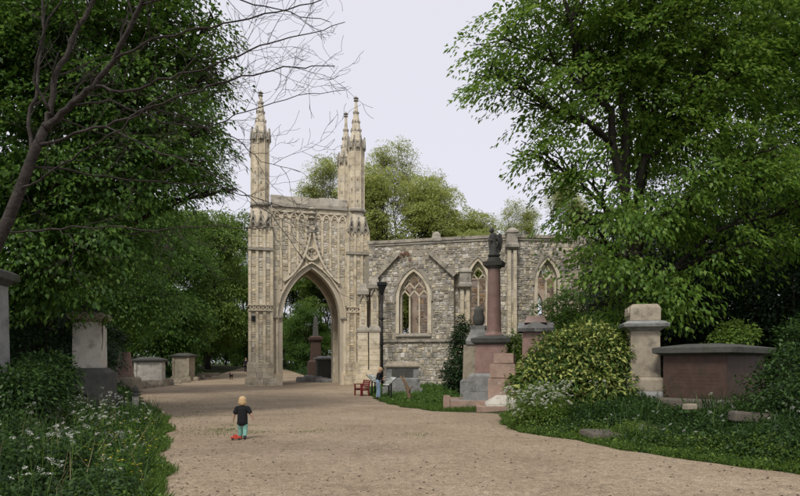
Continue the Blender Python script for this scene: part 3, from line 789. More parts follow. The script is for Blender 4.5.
# far inner walls seen through the windows
IP = [px2(372, 61), px2(470, 63), px2(560, 62.5), px2(640, 57.2)]
for i in range(3):
    a = Vector(IP[i]) - Vector(CP[0]); b = Vector(IP[i + 1]) - Vector(CP[0]); L = (b - a).length
    M = Matrix.Translation((a.x, a.y, 0)) @ Matrix.Rotation(math.atan2(b.y - a.y, b.x - a.x), 4, 'Z')
    m = MB(); m.M = M; wall(m, 0, L, CH0, 10.3, 0, .7, [(L * .33, 1.6, 4.4, 7.5, 9.1), (L * .72, 1.6, 4.4, 7.5, 9.1)]); m.build('inner_wall', PINKW, chap)
    ka, kb = outside_arch(L * .33, 1.6, 4.4, 7.5, 9.1, .2), outside_arch(L * .72, 1.6, 4.4, 7.5, 9.1, .2)
    m = MB(); m.M = M; rubble(m, 0, L, 1.5, 10.2, 0, rng, .3, (.3, .8), (.01, .06), lambda x, z: ka(x, z) and kb(x, z)); tag(m.build('inner_rubble', INNER, chap), kind='stuff')
a = Vector(CP[0]) - Vector(CP[0]); b = Vector(IP[0]) - Vector(CP[0])
m = MB(); m.M = Matrix.Rotation(math.atan2(b.y, b.x), 4, 'Z'); wall(m, .7, b.length - .05, CH0, 10.3, -.35, .35); m.build('side_wall', RAGM, chap)

# rainwater pipe
x, y = px2(382, 44.9)
t = thing('drainpipe', 'black iron drainpipe with a funnel hopper on the chapel corner', 'drainpipe', (x, y, 0))
m = MB(); m.tube([(0, 0, -.3), (0, 0, 6.9)], .082, 12); m.build('pipe', IRON, t, smooth=True)
for z in (1.2, 3.0, 4.8):
    m = MB(); m.lathe(0, 0, [(z, .11), (z + .02, .14), (z + .12, .14), (z + .14, .11)], 12); m.box(-.2, .2, .05, .25, z + .03, z + .1); m.build('collar', IRON, t)
m = MB(); m.profile(0, 0, [(6.7, .13, .13), (7.0, .2, .2), (7.25, .30, .26), (7.3, .35, .3), (7.5, .35, .3), (7.52, .3, .26)]); m.build('hopper', IRON, t)

# ------------------------------------------------------------------ monuments
def stack_obj(name, parent, matl, x, y, prof, bevel=.0, n=None, rot=0):
    m = MB(); m.profile(x, y, prof); return m.build(name, matl, parent, bevel=bevel)
def loc(px, d): x = (px - CX) / F * d; return (x, d, G(x, d))
def zp(py, d): return CH - (py - HY) / F * d

# brown chest tomb
X, Y = (727 - CX) / F * 15.4, 15.4
tb = G(X, Y)
t = thing('chest_tomb', 'big brown granite chest tomb with a hipped overhanging lid among ivy', 'tomb', (X, Y, 0), math.radians(-50))
zb, zt = zp(400, 15.4), zp(355, 15.4)
W_, D_ = 1.64, 2.4     # front width to the left of near corner, depth
m = MB(); m.profile(-W_ / 2, D_ / 2, [(zb - .9, W_ / 2 + .30, D_ / 2 + .30), (zb - .28, W_ / 2 + .30, D_ / 2 + .30)]); m.build('base_step', DARKST, t, bevel=.02)
m = MB(); m.profile(-W_ / 2, D_ / 2, [(zb - .28, W_ / 2 + .20, D_ / 2 + .20), (zb - .06, W_ / 2 + .18, D_ / 2 + .18), (zb, W_ / 2 + .06, D_ / 2 + .06)]); m.build('plinth', TOMBPL, t, bevel=.008)
m = MB(); m.profile(-W_ / 2, D_ / 2, [(zb, W_ / 2, D_ / 2), (zt, W_ / 2, D_ / 2)]); m.build('body', BROWNGR, t, bevel=.012)
for k in range(7):       # worn inscription: shallow cut lines
    m = MB(); zz = zb + .82 - .09 * k; xx = -W_ / 2 - .55
    while xx < -W_ / 2 + .55:
        wl = random.uniform(.02, .12); m.box(xx, xx + wl, -.004, .01, zz, zz + .03); xx += wl + random.uniform(.02, .05)
    tag(m.build('inscription_line', BROWNGR, t), kind='stuff')
m = MB(); m.profile(-W_ / 2, D_ / 2, [(zt, W_ / 2 + .04, D_ / 2 + .04), (zt + .02, W_ / 2 + .07, D_ / 2 + .07), (zt + .05, W_ / 2 + .16, D_ / 2 + .16), (zt + .06, W_ / 2 + .20, D_ / 2 + .20), (zt + .20, W_ / 2 + .21, D_ / 2 + .21), (zt + .215, W_ / 2 + .18, D_ / 2 + .18), (zt + .31, W_ / 2 - .42, D_ / 2 - .5)]); m.build('lid', DARKST, t, bevel=.006)

# truncated pedestal
x, y, z = loc(643, 17.5)
t = thing('stone_pedestal', 'tall pale stone pedestal with scrolled block above its cornice', 'pedestal', (x, y, 0), math.radians(-12))
q = lambda py: zp(py, 17.2)
m = MB(); m.profile(0, 0, [(z - .2, .62, .62), (q(395), .62, .62), (q(391), .52, .52)]); m.build('base_step', GREYST, t, bevel=.015)
m = MB(); m.profile(0, 0, [(q(391), .50, .50), (q(380), .50, .50), (q(377), .42, .42)]); m.build('plinth', PALEST, t, bevel=.01)
m = MB(); m.profile(0, 0, [(q(377), .40, .40), (q(331), .38, .38)]); m.build('shaft', PALEST, t, bevel=.01)
m = MB(); m.profile(0, 0, [(q(331), .39, .39), (q(329), .46, .46), (q(327), .58, .58), (q(324), .60, .60), (q(321), .46, .46)]); m.build('cornice', GREYST, t, bevel=.006)
m = MB(); m.profile(0, 0, [(q(321), .40, .40), (q(308), .40, .40), (q(304), .33, .33)]); m.build('cap_block', PALEST, t, bevel=.015)
for s in (-1, 1):
    m = MB(); m.tube([(-.40 - .02 + (.26 - .02 * k) * 0 - .0, s * .2 + (.17 - .012 * k) * math.cos(k * .6), q(313) + (.17 - .012 * k) * math.sin(k * .6)) for k in range(13)], .035, 5); m.build('scroll', PALEST, t)

# red granite column with angel
x, y, z = loc(494, 25)
CXY = (x, y)
t = thing('column_monument', 'polished red granite column on a stepped pedestal carrying an angel', 'monument', (x, y, 0), math.radians(-18))
q = lambda py: zp(py, 25)
m = MB(); m.profile(0, 0, [(-.1, 1.05, 1.05), (q(391), 1.05, 1.05)]); m.build('base_step', GREYST, t, bevel=.02)
m = MB(); m.profile(0, 0, [(q(391), .88, .88), (q(376), .88, .88), (q(373), .74, .74)]); m.build('plinth', GREYST, t, bevel=.012)
m = MB(); m.profile(0, 0, [(q(373), .66, .66), (q(345), .62, .62)]); m.build('die', REDGR, t, bevel=.012)
m = MB(); m.profile(0, 0, [(q(345), .64, .64), (q(343), .76, .76), (q(339), .80, .80), (q(337.5), .62, .62), (q(336), .46, .46)]); m.build('pedestal_cornice', DARKST, t, bevel=.008)
m = MB(); m.lathe(0, 0, [(q(336), .40), (q(335), .40), (q(333.5), .33), (q(332), .30)] + [(q(332 - 4.5 * k), .292 - .0035 * k) for k in range(1, 15)], 24); m.build('column_shaft', REDGR, t, smooth=False)
m = MB(); m.lathe(0, 0, [(q(269.2), .25), (q(268), .30), (q(266.5), .33)], 24); m.profile(0, 0, [(q(266.5), .37, .37), (q(262.5), .41, .41)]); m.lathe(0, 0, [(q(262.5), .29), (q(258), .25)], 16); m.build('capital', DARKST, t)
zc = q(257)
def figure_mesh(name, parts, voxel, matl, parent, smooth_it=4):
    """capsules and ellipsoids fused into one continuous surface"""
    m = MB()
    for p in parts:
        if p[0] == 'c':
            _, a, b, ra, rb = p; a = Vector(a); b = Vector(b); n = 6
            m.tube([a + (b - a) * k / n for k in range(n + 1)], [ra + (rb - ra) * k / n for k in range(n + 1)], 12)
            m.ball(a, ra, 12, 8); m.ball(b, rb, 12, 8)
        elif p[0] == 'e': m.ball(p[1], p[2], 16, 12)
        elif p[0] == 'f': m.M = p[1]; m.ball((0, 0, 0), p[2], 14, 10); m.M = Matrix.Identity(4)
    o = m.build(name, matl, parent, smooth=True)
    r = o.modifiers.new('remesh', 'REMESH'); r.mode = 'VOXEL'; r.voxel_size = voxel; r.use_smooth_shade = True
    if smooth_it:
        s_ = o.modifiers.new('smooth', 'SMOOTH'); s_.iterations = smooth_it; s_.factor = .5
    return o
a = thing('angel_statue', 'dark weathered stone angel with lowered head standing on the red column', 'statue', (x, y, zc), math.radians(-25))
a.scale = (1.08, 1.08, 1.05)
figure_mesh('body', [('e', (0, 0, .06), (.24, .24, .10)), ('c', (0, 0, .1), (0, -.02, .5), .20, .12), ('c', (.05, -.1, .1), (.03, -.08, .45), .12, .08), ('c', (0, -.02, .5), (-.02, -.02, .80), .11, .125),
    ('c', (-.13, -.03, .80), (.11, -.03, .80), .055, .055), ('c', (-.02, -.02, .84), (-.05, -.05, .93), .045, .045), ('e', (-.08, -.08, 1.0), (.075, .085, .095)), ('e', (-.06, -.05, 1.03), (.085, .09, .08)),
    ('c', (-.15, -.03, .80), (-.17, -.1, .62), .045, .04), ('c', (-.17, -.1, .62), (-.02, -.2, .60), .036, .028), ('c', (.13, -.03, .80), (.20, -.06, .60), .045, .04), ('c', (.20, -.06, .60), (.16, -.14, .40), .036, .026),
    ('e', (-.0, -.21, .60), (.035, .03, .025)), ('e', (.16, -.15, .37), (.03, .028, .04))], .018, BRONZE, a)
for s in (-1, 1):
    m = MB(); m.M = Matrix.Translation((s * .06, .10, .45)) @ Matrix.Rotation(s * .35, 4, 'Z')
    m.poly([(0, .30), (s * .12, .50), (s * .20, .42), (s * .24, .18), (s * .20, -.12), (s * .12, -.30), (s * .05, -.05)], 0, .05); m.build('wing', BRONZE, a, bevel=.012)

# gabled red pedestal beside bush
x, y, z = loc(535.5, 22.5)
t = thing('red_pedestal', 'squat red granite pedestal with gabled grey cap behind the variegated bush', 'pedestal', (x, y, 0), math.radians(-12))
q = lambda py: zp(py, 22.3)
m = MB(); m.profile(0, 0, [(z - .2, .62, .62), (q(372), .62, .62), (q(368), .5, .5)]); m.build('plinth', GREYST, t, bevel=.01)
m = MB(); m.profile(0, 0, [(q(368), .48, .48), (q(332), .45, .45)]); m.build('die', REDGR, t, bevel=.01)
m = MB()
for rz in range(4):
    m.M = Matrix.Rotation(rz * math.pi / 2, 4, 'Z'); zz = q(332)
    m.poly([(-.62, zz), (.62, zz), (.62, zz + .12), (0, zz + .36), (-.62, zz + .12)], -.62, -.02)
m.M = Matrix.Identity(4); m.build('gabled_cap', GREYST, t)
m = MB(); m.profile(0, 0, [(q(323), .40, .40), (q(319), .34, .34), (q(316), .30, .30)]); m.build('top_block', REDGR, t, bevel=.01)

# stepped pink granite blocks
x, y, z = loc(503, 23.2)
t = thing('stepped_tombstone', 'three stacked pink granite blocks beside the column pedestal', 'tombstone', (x, y, 0), math.radians(-16))
q = lambda py: zp(py, 23)
for (a_, b_, h_, dx) in ((402, 378, .52, .03), (378, 363.5, .46, .03), (363.5, 353, .36, .06)):
    m = MB(); m.profile(dx, 0, [(max(q(a_), z - .3), h_, h_), (q(b_) - .012, h_, h_)]); m.build('granite_block', PINKGR, t, bevel=.02)
# grey gothic headstone with round top
x, y, z = loc(473, 27)
t = thing('urn_monument', 'grey stone pedestal with a small round-topped urn left of the red column', 'monument', (x, y, 0), math.radians(-10))
q = lambda py: zp(py, 27)
m = MB(); m.profile(0, 0, [(-.1, .52, .52), (q(381), .52, .52), (q(379), .44, .44)]); m.build('base_step', GREYST, t, bevel=.012)
m = MB(); m.profile(0, 0, [(q(379), .42, .42), (q(345), .38, .38)]); m.build('pedestal', PALEST, t, bevel=.012)
m = MB(); m.profile(.22, 0, [(q(345), .48, .44), (q(341), .52, .48), (q(336), .40, .38), (q(330), .30, .30), (q(326), .36, .34)]); m.build('cornice', GREYST, t, bevel=.01)
m = MB(); m.lathe(.25, 0, [(q(326), .14), (q(324), .22), (q(318), .26), (q(312), .19), (q(310), .22), (q(308), .10), (q(306), .04)], 14); m.build('urn', DARKST, t, smooth=True)
# kerbed grave
x, y, z = loc(446, 23.0)
t = thing('grave_kerb', 'long low pink granite grave kerb on the grass below the column', 'grave', (x, y, 0), math.radians(-2))
m = MB(); m.box(0, 1.95, 0, .22, -.05, .30); m.build('kerb_stone', PINKGR, t, bevel=.02)
m = MB(); m.box(0, 1.95, 1.5, 1.72, -.05, .34); m.build('kerb_stone', PINKGR, t, bevel=.02)
for xx in (0, 1.75): m = MB(); m.box(xx, xx + .2, .225, 1.495, -.05, .31); m.build('kerb_stone', PINKGR, t, bevel=.02)
m = MB(); m.box(-.1, .16, -.07, .24, -.05, .50); m.build('corner_post', PINKGR, t, bevel=.03)
m = MB(); m.box(.22, 1.73, .24, 1.49, -.05, .26); m.build('grave_fill', GREYST, t)
x, y, z = loc(503, 22.1)
t = thing('coped_gravestone', 'low grey coped grave slab on a pink granite base by the path', 'grave', (x, y, 0), math.radians(-4))
m = MB(); m.box(-.95, .75, -.42, .9, -.05, .17); m.build('base', PINKGR, t, bevel=.02)
m = MB(); m.profile(.0, .2, [(.17, .62, .55), (.27, .60, .53), (.55, .22, .04)]); m.build('coped_slab', WHITEST, t, bevel=.008)
# grey chest tomb near board
x, y, z = loc(402, 35.5)
t = thing('grey_chest_tomb', 'plain grey stone chest tomb beneath the large chapel window', 'tomb', (x, y, 0), math.radians(2))
q = lambda py: zp(py, 35)
for nm, pr, mt in (('base_step', [(-.3, 1.12, .8), (q(388), 1.12, .8)], GREYST), ('plinth', [(q(388), .98, .66), (q(379), .98, .66), (q(378), .93, .6)], GREYST), ('body', [(q(378), .90, .58), (q(367.5), .90, .58)], GREYST), ('lid', [(q(367.5), .98, .66), (q(366), 1.0, .68), (q(361.5), .80, .45)], PALEST)):
    m = MB(); m.profile(0, 0, pr); m.build(nm, mt, t, bevel=.012)
m = MB(); m.M = Matrix.Translation((0, 0, 0)); m.profile(0, -.585, [(q(377), .6, .01), (q(369), .6, .01)]); m.build('panel', DARKST, t)

# left side monuments
x, y, z = loc(-25, 12.5)
t = thing('tall_monument', 'tall grey-brown stone monument with heavy cornice half hidden by leaves', 'monument', (x, y, 0), math.radians(8))
q = lambda py: zp(py, 12.2)
for nm, pr, mt in (('plinth', [(z - .2, .62, .62), (q(385), .62, .62), (q(380), .5, .5)], DARKST), ('shaft', [(q(380), .46, .46), (q(282), .43, .43)], GREYST), ('cornice', [(q(282), .44, .44), (q(279), .5, .5), (q(276), .58, .58), (q(269), .60, .60), (q(266), .48, .48)], DARKST), ('urn_base', [(q(266), .3, .3), (q(245), .26, .26), (q(240), .36, .36)], PALEST)):
    m = MB(); m.profile(0, 0, pr); m.build(nm, mt, t, bevel=.01)
x, y, z = loc(90, 19)
t = thing('white_pedestal', 'pale stone pedestal with ivy-covered top on a dark stepped base', 'pedestal', (x, y, 0), math.radians(12))
q = lambda py: zp(py, 18.8)
for nm, pr, mt in (('base_step', [(z - .2, .78, .78), (q(396), .78, .78)], DARKST), ('plinth', [(q(396), .64, .64), (q(373), .62, .62), (q(368), .44, .44)], DARKST), ('shaft', [(q(368), .40, .40), (q(322), .385, .385)], WHITEST), ('cornice', [(q(322), .40, .40), (q(319), .5, .5), (q(315), .52, .52), (q(312), .38, .38)], PALEST), ('cap', [(q(312), .32, .32), (q(306), .2, .2), (q(302), .08, .08)], DARKST)):
    m = MB(); m.profile(0, 0, pr); m.build(nm, mt, t, bevel=.01)
x, y, z = loc(125, 37)
t = thing('granite_cone', 'ribbed red granite broken column stump on a low stone', 'monument', (x, y, 0))
q = lambda py: zp(py, 37)
m = MB(); m.profile(0, 0, [(z - .2, .7, .7), (q(379), .7, .7), (q(377), .62, .62)]); m.build('base', PALEST, t, bevel=.02)
m = MB(); pr = []
for k in range(5):
    za, zb_ = q(377 - 5 * k), q(377 - 5 * (k + 1)); r0 = .52 - .045 * k; pr += [(za, r0), (za + .05, r0), (zb_ - .04, r0 - .035), (zb_, r0 - .05)]
m.lathe(0, 0, pr, 18); m.build('cone_shaft', REDGR, t)
def chest(px, d, label, wd, bt, tp, name='pale_chest_tomb', rz=.1, lidm=DARKST, mt=WHITEST):
    x, y, z = loc(px, d); t = thing(name, label, 'tomb', (x, y, 0), rz)
    zb, zt = zp(bt, d), zp(tp, d); h = zt - zb
    for nm, pr, m_ in (('plinth', [(z - .3, wd / 2 + .08, .6), (zb + .06, wd / 2 + .08, .6)], PALEST), ('body', [(zb + .06, wd / 2 - .06, .5), (zt - .36, wd / 2 - .06, .5)], mt), ('lid', [(zt - .36, wd / 2 + .06, .60), (zt - .32, wd / 2 + .14, .68), (zt - .2, wd / 2 + .16, .70), (zt, wd / 2 - .45, .2)], lidm)):
        m = MB(); m.profile(0, 0, pr); m.build(nm, m_, t, bevel=.015)
    for s in (-1, 1):
        m = MB(); m.box(s * (wd / 2 - .13) - .09, s * (wd / 2 - .13) + .09, -.56, -.47, zb + .06, zt - .36); m.build('corner_pilaster', mt, t)
chest(150, 45, 'white stone chest tomb with dark hipped lid beside the red stump', 2.0, 381, 357)
chest(184, 55, 'greyer chest tomb under trees with a pointed dark lid', 1.7, 377, 353, 'grey_lidded_tomb', -.2, DARKST, PALEST)
chest(325, 57, 'flat-topped dark chest tomb seen through the gateway arch', 1.7, 381, 356, 'archway_tomb', .3, GREYST, DARKST)
x, y, z = loc(315.5, 64)
t = thing('archway_pedestal', 'brown pedestal with short obelisk seen through the gateway arch', 'monument', (x, y, 0), .2)
q = lambda py: zp(py, 64)
m = MB(); m.profile(0, 0, [(z - .2, .8, .8), (q(362), .8, .8), (q(360), .55, .55), (q(342), .5, .5), (q(340), .7, .7), (q(337.5), .72, .72), (q(336), .4, .4)]); m.build('pedestal', BROWNGR, t)
m = MB(); m.profile(0, 0, [(q(336), .3, .3), (q(318), .18, .18), (q(316), .02, .02)]); m.build('obelisk', DARKST, t)
# small stones lining paths
def block(name, label, px, d, sx, sy, h, rz, mt, cat='stone', group=None, zoff=-.08):
    x, y, z = loc(px, d); t = MB(); t.profile(0, 0, [(0, sx, sy), (h * .85, sx * .98, sy * .98), (h, sx * .9, sy * .88)])
    o = t.build(name, mt, None, bevel=min(sx, sy, h) * .12); o.location = (x, y, z + zoff); o.rotation_euler = (RNG.normal(0, .05), RNG.normal(0, .05), rz)
    return tag(o, label, cat, group)
lp = [(134, 40.5), (143, 42), (152, 44), (162, 46.5), (172, 49), (180, 51.5), (190, 55), (197, 58.5), (204, 62), (211, 66)]
for k, (px, d) in enumerate(lp):
    block('kerb_block', 'low rough stone block edging the path below the pale tombs', px, d, RNG.uniform(.6, 1.05), .25, RNG.uniform(.35, .6), RNG.uniform(-.1, .7), PALEST, 'kerb', 'stone blocks edging the far path')
for k, (px, d) in enumerate(((303, 52.5), (309, 54), (316, 53), (322, 52.5), (329, 52))):
    block('fallen_stone', 'fallen mossy stone heaped inside the gateway arch', px, d, RNG.uniform(.4, .7), .35, RNG.uniform(.3, .7), RNG.uniform(-.5, .5), GREYST, 'stone', 'fallen stones in the archway')
block('ledger_slab', 'flat worn ledger slab in the verge before the stone pedestal', 618, 13.6, .75, .35, .13, .1, TOMBPL, 'slab', None, .0)
block('pale_rock', 'small pale broken stone beside the brown tomb', 690, 13.4, .13, .09, .12, .3, PALEST, 'stone', None, .25)
block('long_kerb', 'long low grey kerbstone half buried in ivy at the verge', 762, 12.2, .6, .16, .2, -.1, TOMBPL, 'kerb', None, .0)
block('sunken_slab', 'sunken grey grave slab tilted in the cow parsley', 104, 11.5, .35, .2, .35, .2, GREYST, 'slab', None, .05)
block('leaning_stub', 'thin pale stone stub upright amid the left undergrowth', 48, 14.5, .07, .06, .8, .1, WHITEST, 'stone', None, .0)
# knobbed fence post on low wall
x, y, z = loc(116, 19.5)
t = thing('grave_surround', 'low stone grave surround with knob-topped corner posts in left undergrowth', 'grave', (x, y, z), math.radians(5))
m = MB(); m.box(-1.6, .75, -.1, .12, -.3, .32); m.build('kerb_wall', DARKST, t, bevel=.02)
m = MB(); m.box(-1.6, .62, -.16, .18, .32, .42); m.build('kerb_coping', GREYST, t, bevel=.015)
for xx in (.15, .62):
    m = MB(); m.box(xx - .09, xx + .09, -.18, .0, -.3, .62, .01); m.build('corner_post', WHITEST if xx > .5 else DARKST, t, bevel=.012)
m = MB(); m.lathe(.62, -.09, [(.62, .13), (.68, .13), (.72, .06), (.78, .10), (.86, .10), (.92, .04), (.96, .01)], 10); m.build('knob', DARKST, t)

# ------------------------------------------------------------------ bench, boards, people, dog, toy
REDW = mat('red_painted_wood', [(.15, .018, .02), (.22, .03, .03)], 6, rough=.55, bump=.15)
x, y = px2(362, 35.2); z = G(x, y) + .02
t = thing('park_bench', 'small dark red wooden bench against the gateway foot', 'bench', (x, y, z), math.radians(-62))
for sx in (-.42, .42):
    m = MB(); m.box(sx - .035, sx + .035, -.28, -.21, 0, .62); m.build('front_leg', REDW, t)
    m = MB(); m.tube([(sx, .22, 0), (sx, .20, .42), (sx, .32, .88)], [.04, .042, .035], 4); m.build('rear_leg', REDW, t)
    m = MB(); m.box(sx - .04, sx + .04, -.3, .26, .62, .67); m.build('armrest', REDW, t)
    m = MB(); m.box(sx - .025, sx + .025, -.2, .2, .30, .38); m.build('side_rail', REDW, t)
for k in range(5): m = MB(); m.box(-.46, .46, -.27 + .095 * k, -.19 + .095 * k, .40, .43); m.build('seat_slat', REDW, t)
for k in range(4): m = MB(); m.box(-.42, .42, .235 + .03 * k, .26 + .03 * k, .50 + .1 * k, .58 + .1 * k); m.build('back_slat', REDW, t)
BOARD = mat('printed_board', [(.42, .43, .42), (.62, .62, .58)], 14, rough=.3, bump=0, spec=.5)
PRINT = mat('board_print', [(.10, .14, .10), (.3, .3, .26)], 9, rough=.4, bump=0)
def lectern(px, d, label, rz, h=.95):
    x, y = px2(px, d); t = thing('information_board', label, 'sign', (x, y, G(x, y)), rz)
    for s in (-.16, .16): m = MB(); m.box(s - .03, s + .03, -.03, .03, -.1, h); m.build('post', IRON, t)
    m = MB(); m.M = Matrix.Translation((0, 0, h)) @ Matrix.Rotation(math.radians(42), 4, 'X'); m.box(-.42, .42, -.33, .33, 0, .03); m.build('frame', IRON, t, bevel=.006)
    m = MB(); m.M = Matrix.Translation((0, 0, h)) @ Matrix.Rotation(math.radians(42), 4, 'X'); m.box(-.39, .39, -.30, .30, .028, .036); p = m.build('panel', BOARD, t)
    for (a, b, c, d_) in ((-.34, -.06, -.05, .24), (.02, .34, .02, .12), (.02, .34, -.2, -.02), (-.34, -.06, -.24, -.1)):
        m = MB(); m.M = Matrix.Translation((0, 0, h)) @ Matrix.Rotation(math.radians(42), 4, 'X'); m.box(a, b, c, d_, .036, .038); m.build('print_block', PRINT, p)
lectern(390, 31.6, 'slanted pale information board on black posts before the grey tomb', math.radians(-68))
lectern(373.5, 36.0, 'slanted information board on a black post behind the woman', math.radians(60))

SKIN = mat('skin', [(.50, .31, .22), (.56, .36, .26)], 10, rough=.6, bump=0)
HAIR = mat('blond_hair', [(.44, .29, .14), (.62, .45, .25)], 60, rough=.6, bump=.4, bscale=120)
HAIR2 = mat('fair_hair', [(.45, .28, .15), (.58, .40, .24)], 60, rough=.6, bump=.4, bscale=120)
BLACKC = mat('black_cloth', [(.010, .010, .011), (.02, .02, .022)], 20, rough=.95, bump=.2)
TEAL = mat('teal_cotton', [(.17, .38, .31), (.24, .47, .39)], 12, rough=.9, bump=.2)
DENIM = mat('light_denim', [(.18, .26, .36), (.30, .40, .52)], 12, rough=.9, bump=.2)
SHOE = mat('dark_shoe', [(.02, .022, .025), (.04, .04, .045)], 20, rough=.7, bump=0)
WSHOE = mat('dark_red_shoe', [(.05, .02, .02), (.10, .05, .05)], 20, rough=.7, bump=0)
NAVY = mat('dark_coat', [(.012, .012, .015), (.02, .02, .025)], 20, rough=.9, bump=0)
REDP = mat('red_toy_plastic', [(.42, .03, .015), (.50, .06, .025)], 6, rough=.35, bump=0, spec=.5)
def hand(wrist, d, side, s, fwd):
    """palm with five fingers; d points down the hand, side is towards the thumb"""
    w_ = Vector(wrist); d = Vector(d).normalized(); sd_ = Vector(side).normalized(); fw = Vector(fwd).normalized()
    L = [('c', w_, w_ + d * .05 * s, .018 * s, .022 * s), ('c', w_ + d * .03 * s + sd_ * .016 * s, w_ + d * .055 * s - sd_ * .018 * s, .017 * s, .015 * s)]
    for k, l in enumerate((.058, .066, .062, .048)):
        b = w_ + d * .062 * s + sd_ * (.024 - .016 * k) * s; kx = b + d * l * .55 * s + fw * .006 * s
        L += [('c', b, kx, .0085 * s, .008 * s), ('c', kx, kx + (d * .8 + fw * .6).normalized() * l * .5 * s, .008 * s, .0065 * s)]
    tb_ = w_ + d * .02 * s + sd_ * .02 * s; tk = tb_ + (d * .6 + sd_ * .8).normalized() * .035 * s
    return L + [('c', tb_, tk, .0105 * s, .009 * s), ('c', tk, tk + (d + sd_ * .25 + fw * .2).normalized() * .03 * s, .009 * s, .0075 * s)]
# child seen from behind, walking away
x, y = px2(242.5, 13.75); z = G(x, y) + .02
c = thing('person', 'small fair-haired child in black shirt and teal trousers walking on the path', 'person', (x, y, z), math.radians(4))
S = .95
hipz = .40
legs = []
fl, fr = (-.055, .07, .035), (.06, -.05, .035)
body = [('c', (0, 0, .40), (0, 0, .52), .095, .085), ('c', (0, 0, .52), (0, 0, .66), .085, .09), ('c', (-.10, 0, .685), (.10, 0, .685), .042, .042), ('c', (0, 0, .70), (0, .01, .77), .036, .034), ('e', (0, .015, .84), (.072, .085, .098)),
    ('e', (0, .10, .835), (.012, .02, .016)), ('e', (-.076, .01, .835), (.012, .018, .024)), ('e', (.076, .01, .835), (.012, .018, .024)), ('e', (0, .088, .795), (.026, .012, .007)), ('e', (-.028, .088, .85), (.011, .008, .008)), ('e', (.028, .088, .85), (.011, .008, .008)),
    ('c', (-.12, 0, .68), (-.175, -.01, .55), .036, .028), ('c', (-.175, -.01, .55), (-.205, .04, .43), .027, .019), ('c', (.12, 0, .68), (.185, -.02, .56), .036, .028), ('c', (.185, -.02, .56), (.235, .02, .44), .027, .019),
    ('c', (-.05, 0, .40), (-.055, .05, .22), .062, .045), ('c', (-.055, .05, .22), (-.055, .06, .05), .045, .028), ('c', (.05, 0, .40), (.058, .0, .22), .062, .045), ('c', (.058, 0, .22), (.06, -.05, .06), .045, .028)]
body += hand((-.205, .04, .43), (-.15, .25, -1), (.3, 1, .2), .62, (.6, .3, 0)) + hand((.235, .02, .44), (.35, .2, -1), (-.2, 1, .2), .62, (-.6, .3, 0))
figure_mesh('body', body, .0055, SKIN, c, 2)
figure_mesh('shirt', [('c', (0, 0, .385), (0, 0, .55), .118, .108), ('c', (0, 0, .55), (0, 0, .65), .108, .10), ('c', (-.105, 0, .685), (.105, 0, .685), .052, .052), ('c', (-.12, 0, .68), (-.158, -.005, .585), .052, .05), ('c', (.12, 0, .68), (.165, -.012, .595), .052, .05), ('e', (0, -.01, .36), (.125, .10, .06))], .009, BLACKC, c)
figure_mesh('trousers', [('c', (0, 0, .38), (0, 0, .36), .10, .10), ('c', (-.05, 0, .38), (-.055, .05, .22), .072, .056), ('c', (-.055, .05, .22), (-.055, .06, .085), .056, .046), ('c', (.05, 0, .38), (.058, 0, .22), .072, .056), ('c', (.058, 0, .22), (.06, -.045, .09), .056, .046)], .009, TEAL, c)
figure_mesh('hair', [('e', (0, -.005, .865), (.088, .092, .088)), ('e', (0, -.045, .82), (.078, .055, .075)), ('e', (-.058, -.015, .805), (.035, .055, .055)), ('e', (.058, -.015, .805), (.035, .055, .055)), ('e', (0, -.06, .785), (.06, .035, .035))], .010, HAIR, c)
for p in (fl, fr):
    figure_mesh('shoe', [('c', (p[0], p[1] - .03, .034), (p[0], p[1] + .07, .03), .034, .03), ('c', (p[0], p[1] - .02, .03), (p[0], p[1] - .02, .07), .034, .03)], .008, SHOE, c)
# toy car
x2, y2 = px2(236, 13.6); t = thing('toy_car', 'little red toy car on the gravel at the child\'s feet', 'toy', (x2, y2, G(x2, y2) + .02), math.radians(15))
m = MB(); m.profile(0, 0, [(.025, .11, .055), (.065, .115, .058), (.075, .10, .05)]); m.build('body', REDP, t, bevel=.008)
m = MB(); m.profile(-.01, 0, [(.075, .06, .045), (.115, .045, .038)]); m.build('cabin', REDP, t, bevel=.006)
for sx in (-.07, .07):
    for sy in (-.055, .055):
        m = MB(); m.M = Matrix.Translation((sx, sy, .025)) @ Matrix.Rotation(math.pi / 2, 4, 'X'); m.lathe(0, 0, [(-.01, .025), (.01, .025)], 12); m.build('wheel', SHOE, t)
# woman reading the board, facing right
x, y = px2(378, 32.6); z = G(x, y) + .02
c = thing('person', 'woman in black top and light blue jeans leaning at the information board', 'person', (x, y, z), math.radians(-78))
# local +y = facing direction
body = [('c', (0, 0, .90), (0, .02, 1.08), .13, .11), ('c', (0, .02, 1.08), (0, .06, 1.26), .11, .12), ('c', (-.15, .08, 1.33), (.15, .08, 1.33), .055, .055), ('c', (0, .08, 1.34), (0, .12, 1.44), .046, .045), ('e', (0, .16, 1.53), (.075, .095, .11)),
    ('e', (0, .257, 1.515), (.013, .02, .018)), ('e', (-.076, .15, 1.52), (.012, .02, .028)), ('e', (.076, .15, 1.52), (.012, .02, .028)), ('e', (0, .24, 1.47), (.026, .014, .007)), ('e', (-.03, .243, 1.54), (.012, .008, .008)), ('e', (.03, .243, 1.54), (.012, .008, .008)),
    ('c', (-.17, .07, 1.32), (-.20, .12, 1.06), .045, .036), ('c', (-.20, .12, 1.06), (-.12, .33, 1.10), .035, .024), ('c', (.17, .07, 1.32), (.20, .0, 1.07), .045, .036), ('c', (.20, .0, 1.07), (.16, .24, 1.0), .035, .024),
    ('c', (-.08, 0, .88), (-.09, .02, .48), .085, .058), ('c', (-.09, .02, .48), (-.09, -.04, .08), .055, .036), ('c', (.08, 0, .88), (.09, .06, .48), .085, .058), ('c', (.09, .06, .48), (.09, .05, .08), .055, .036)]
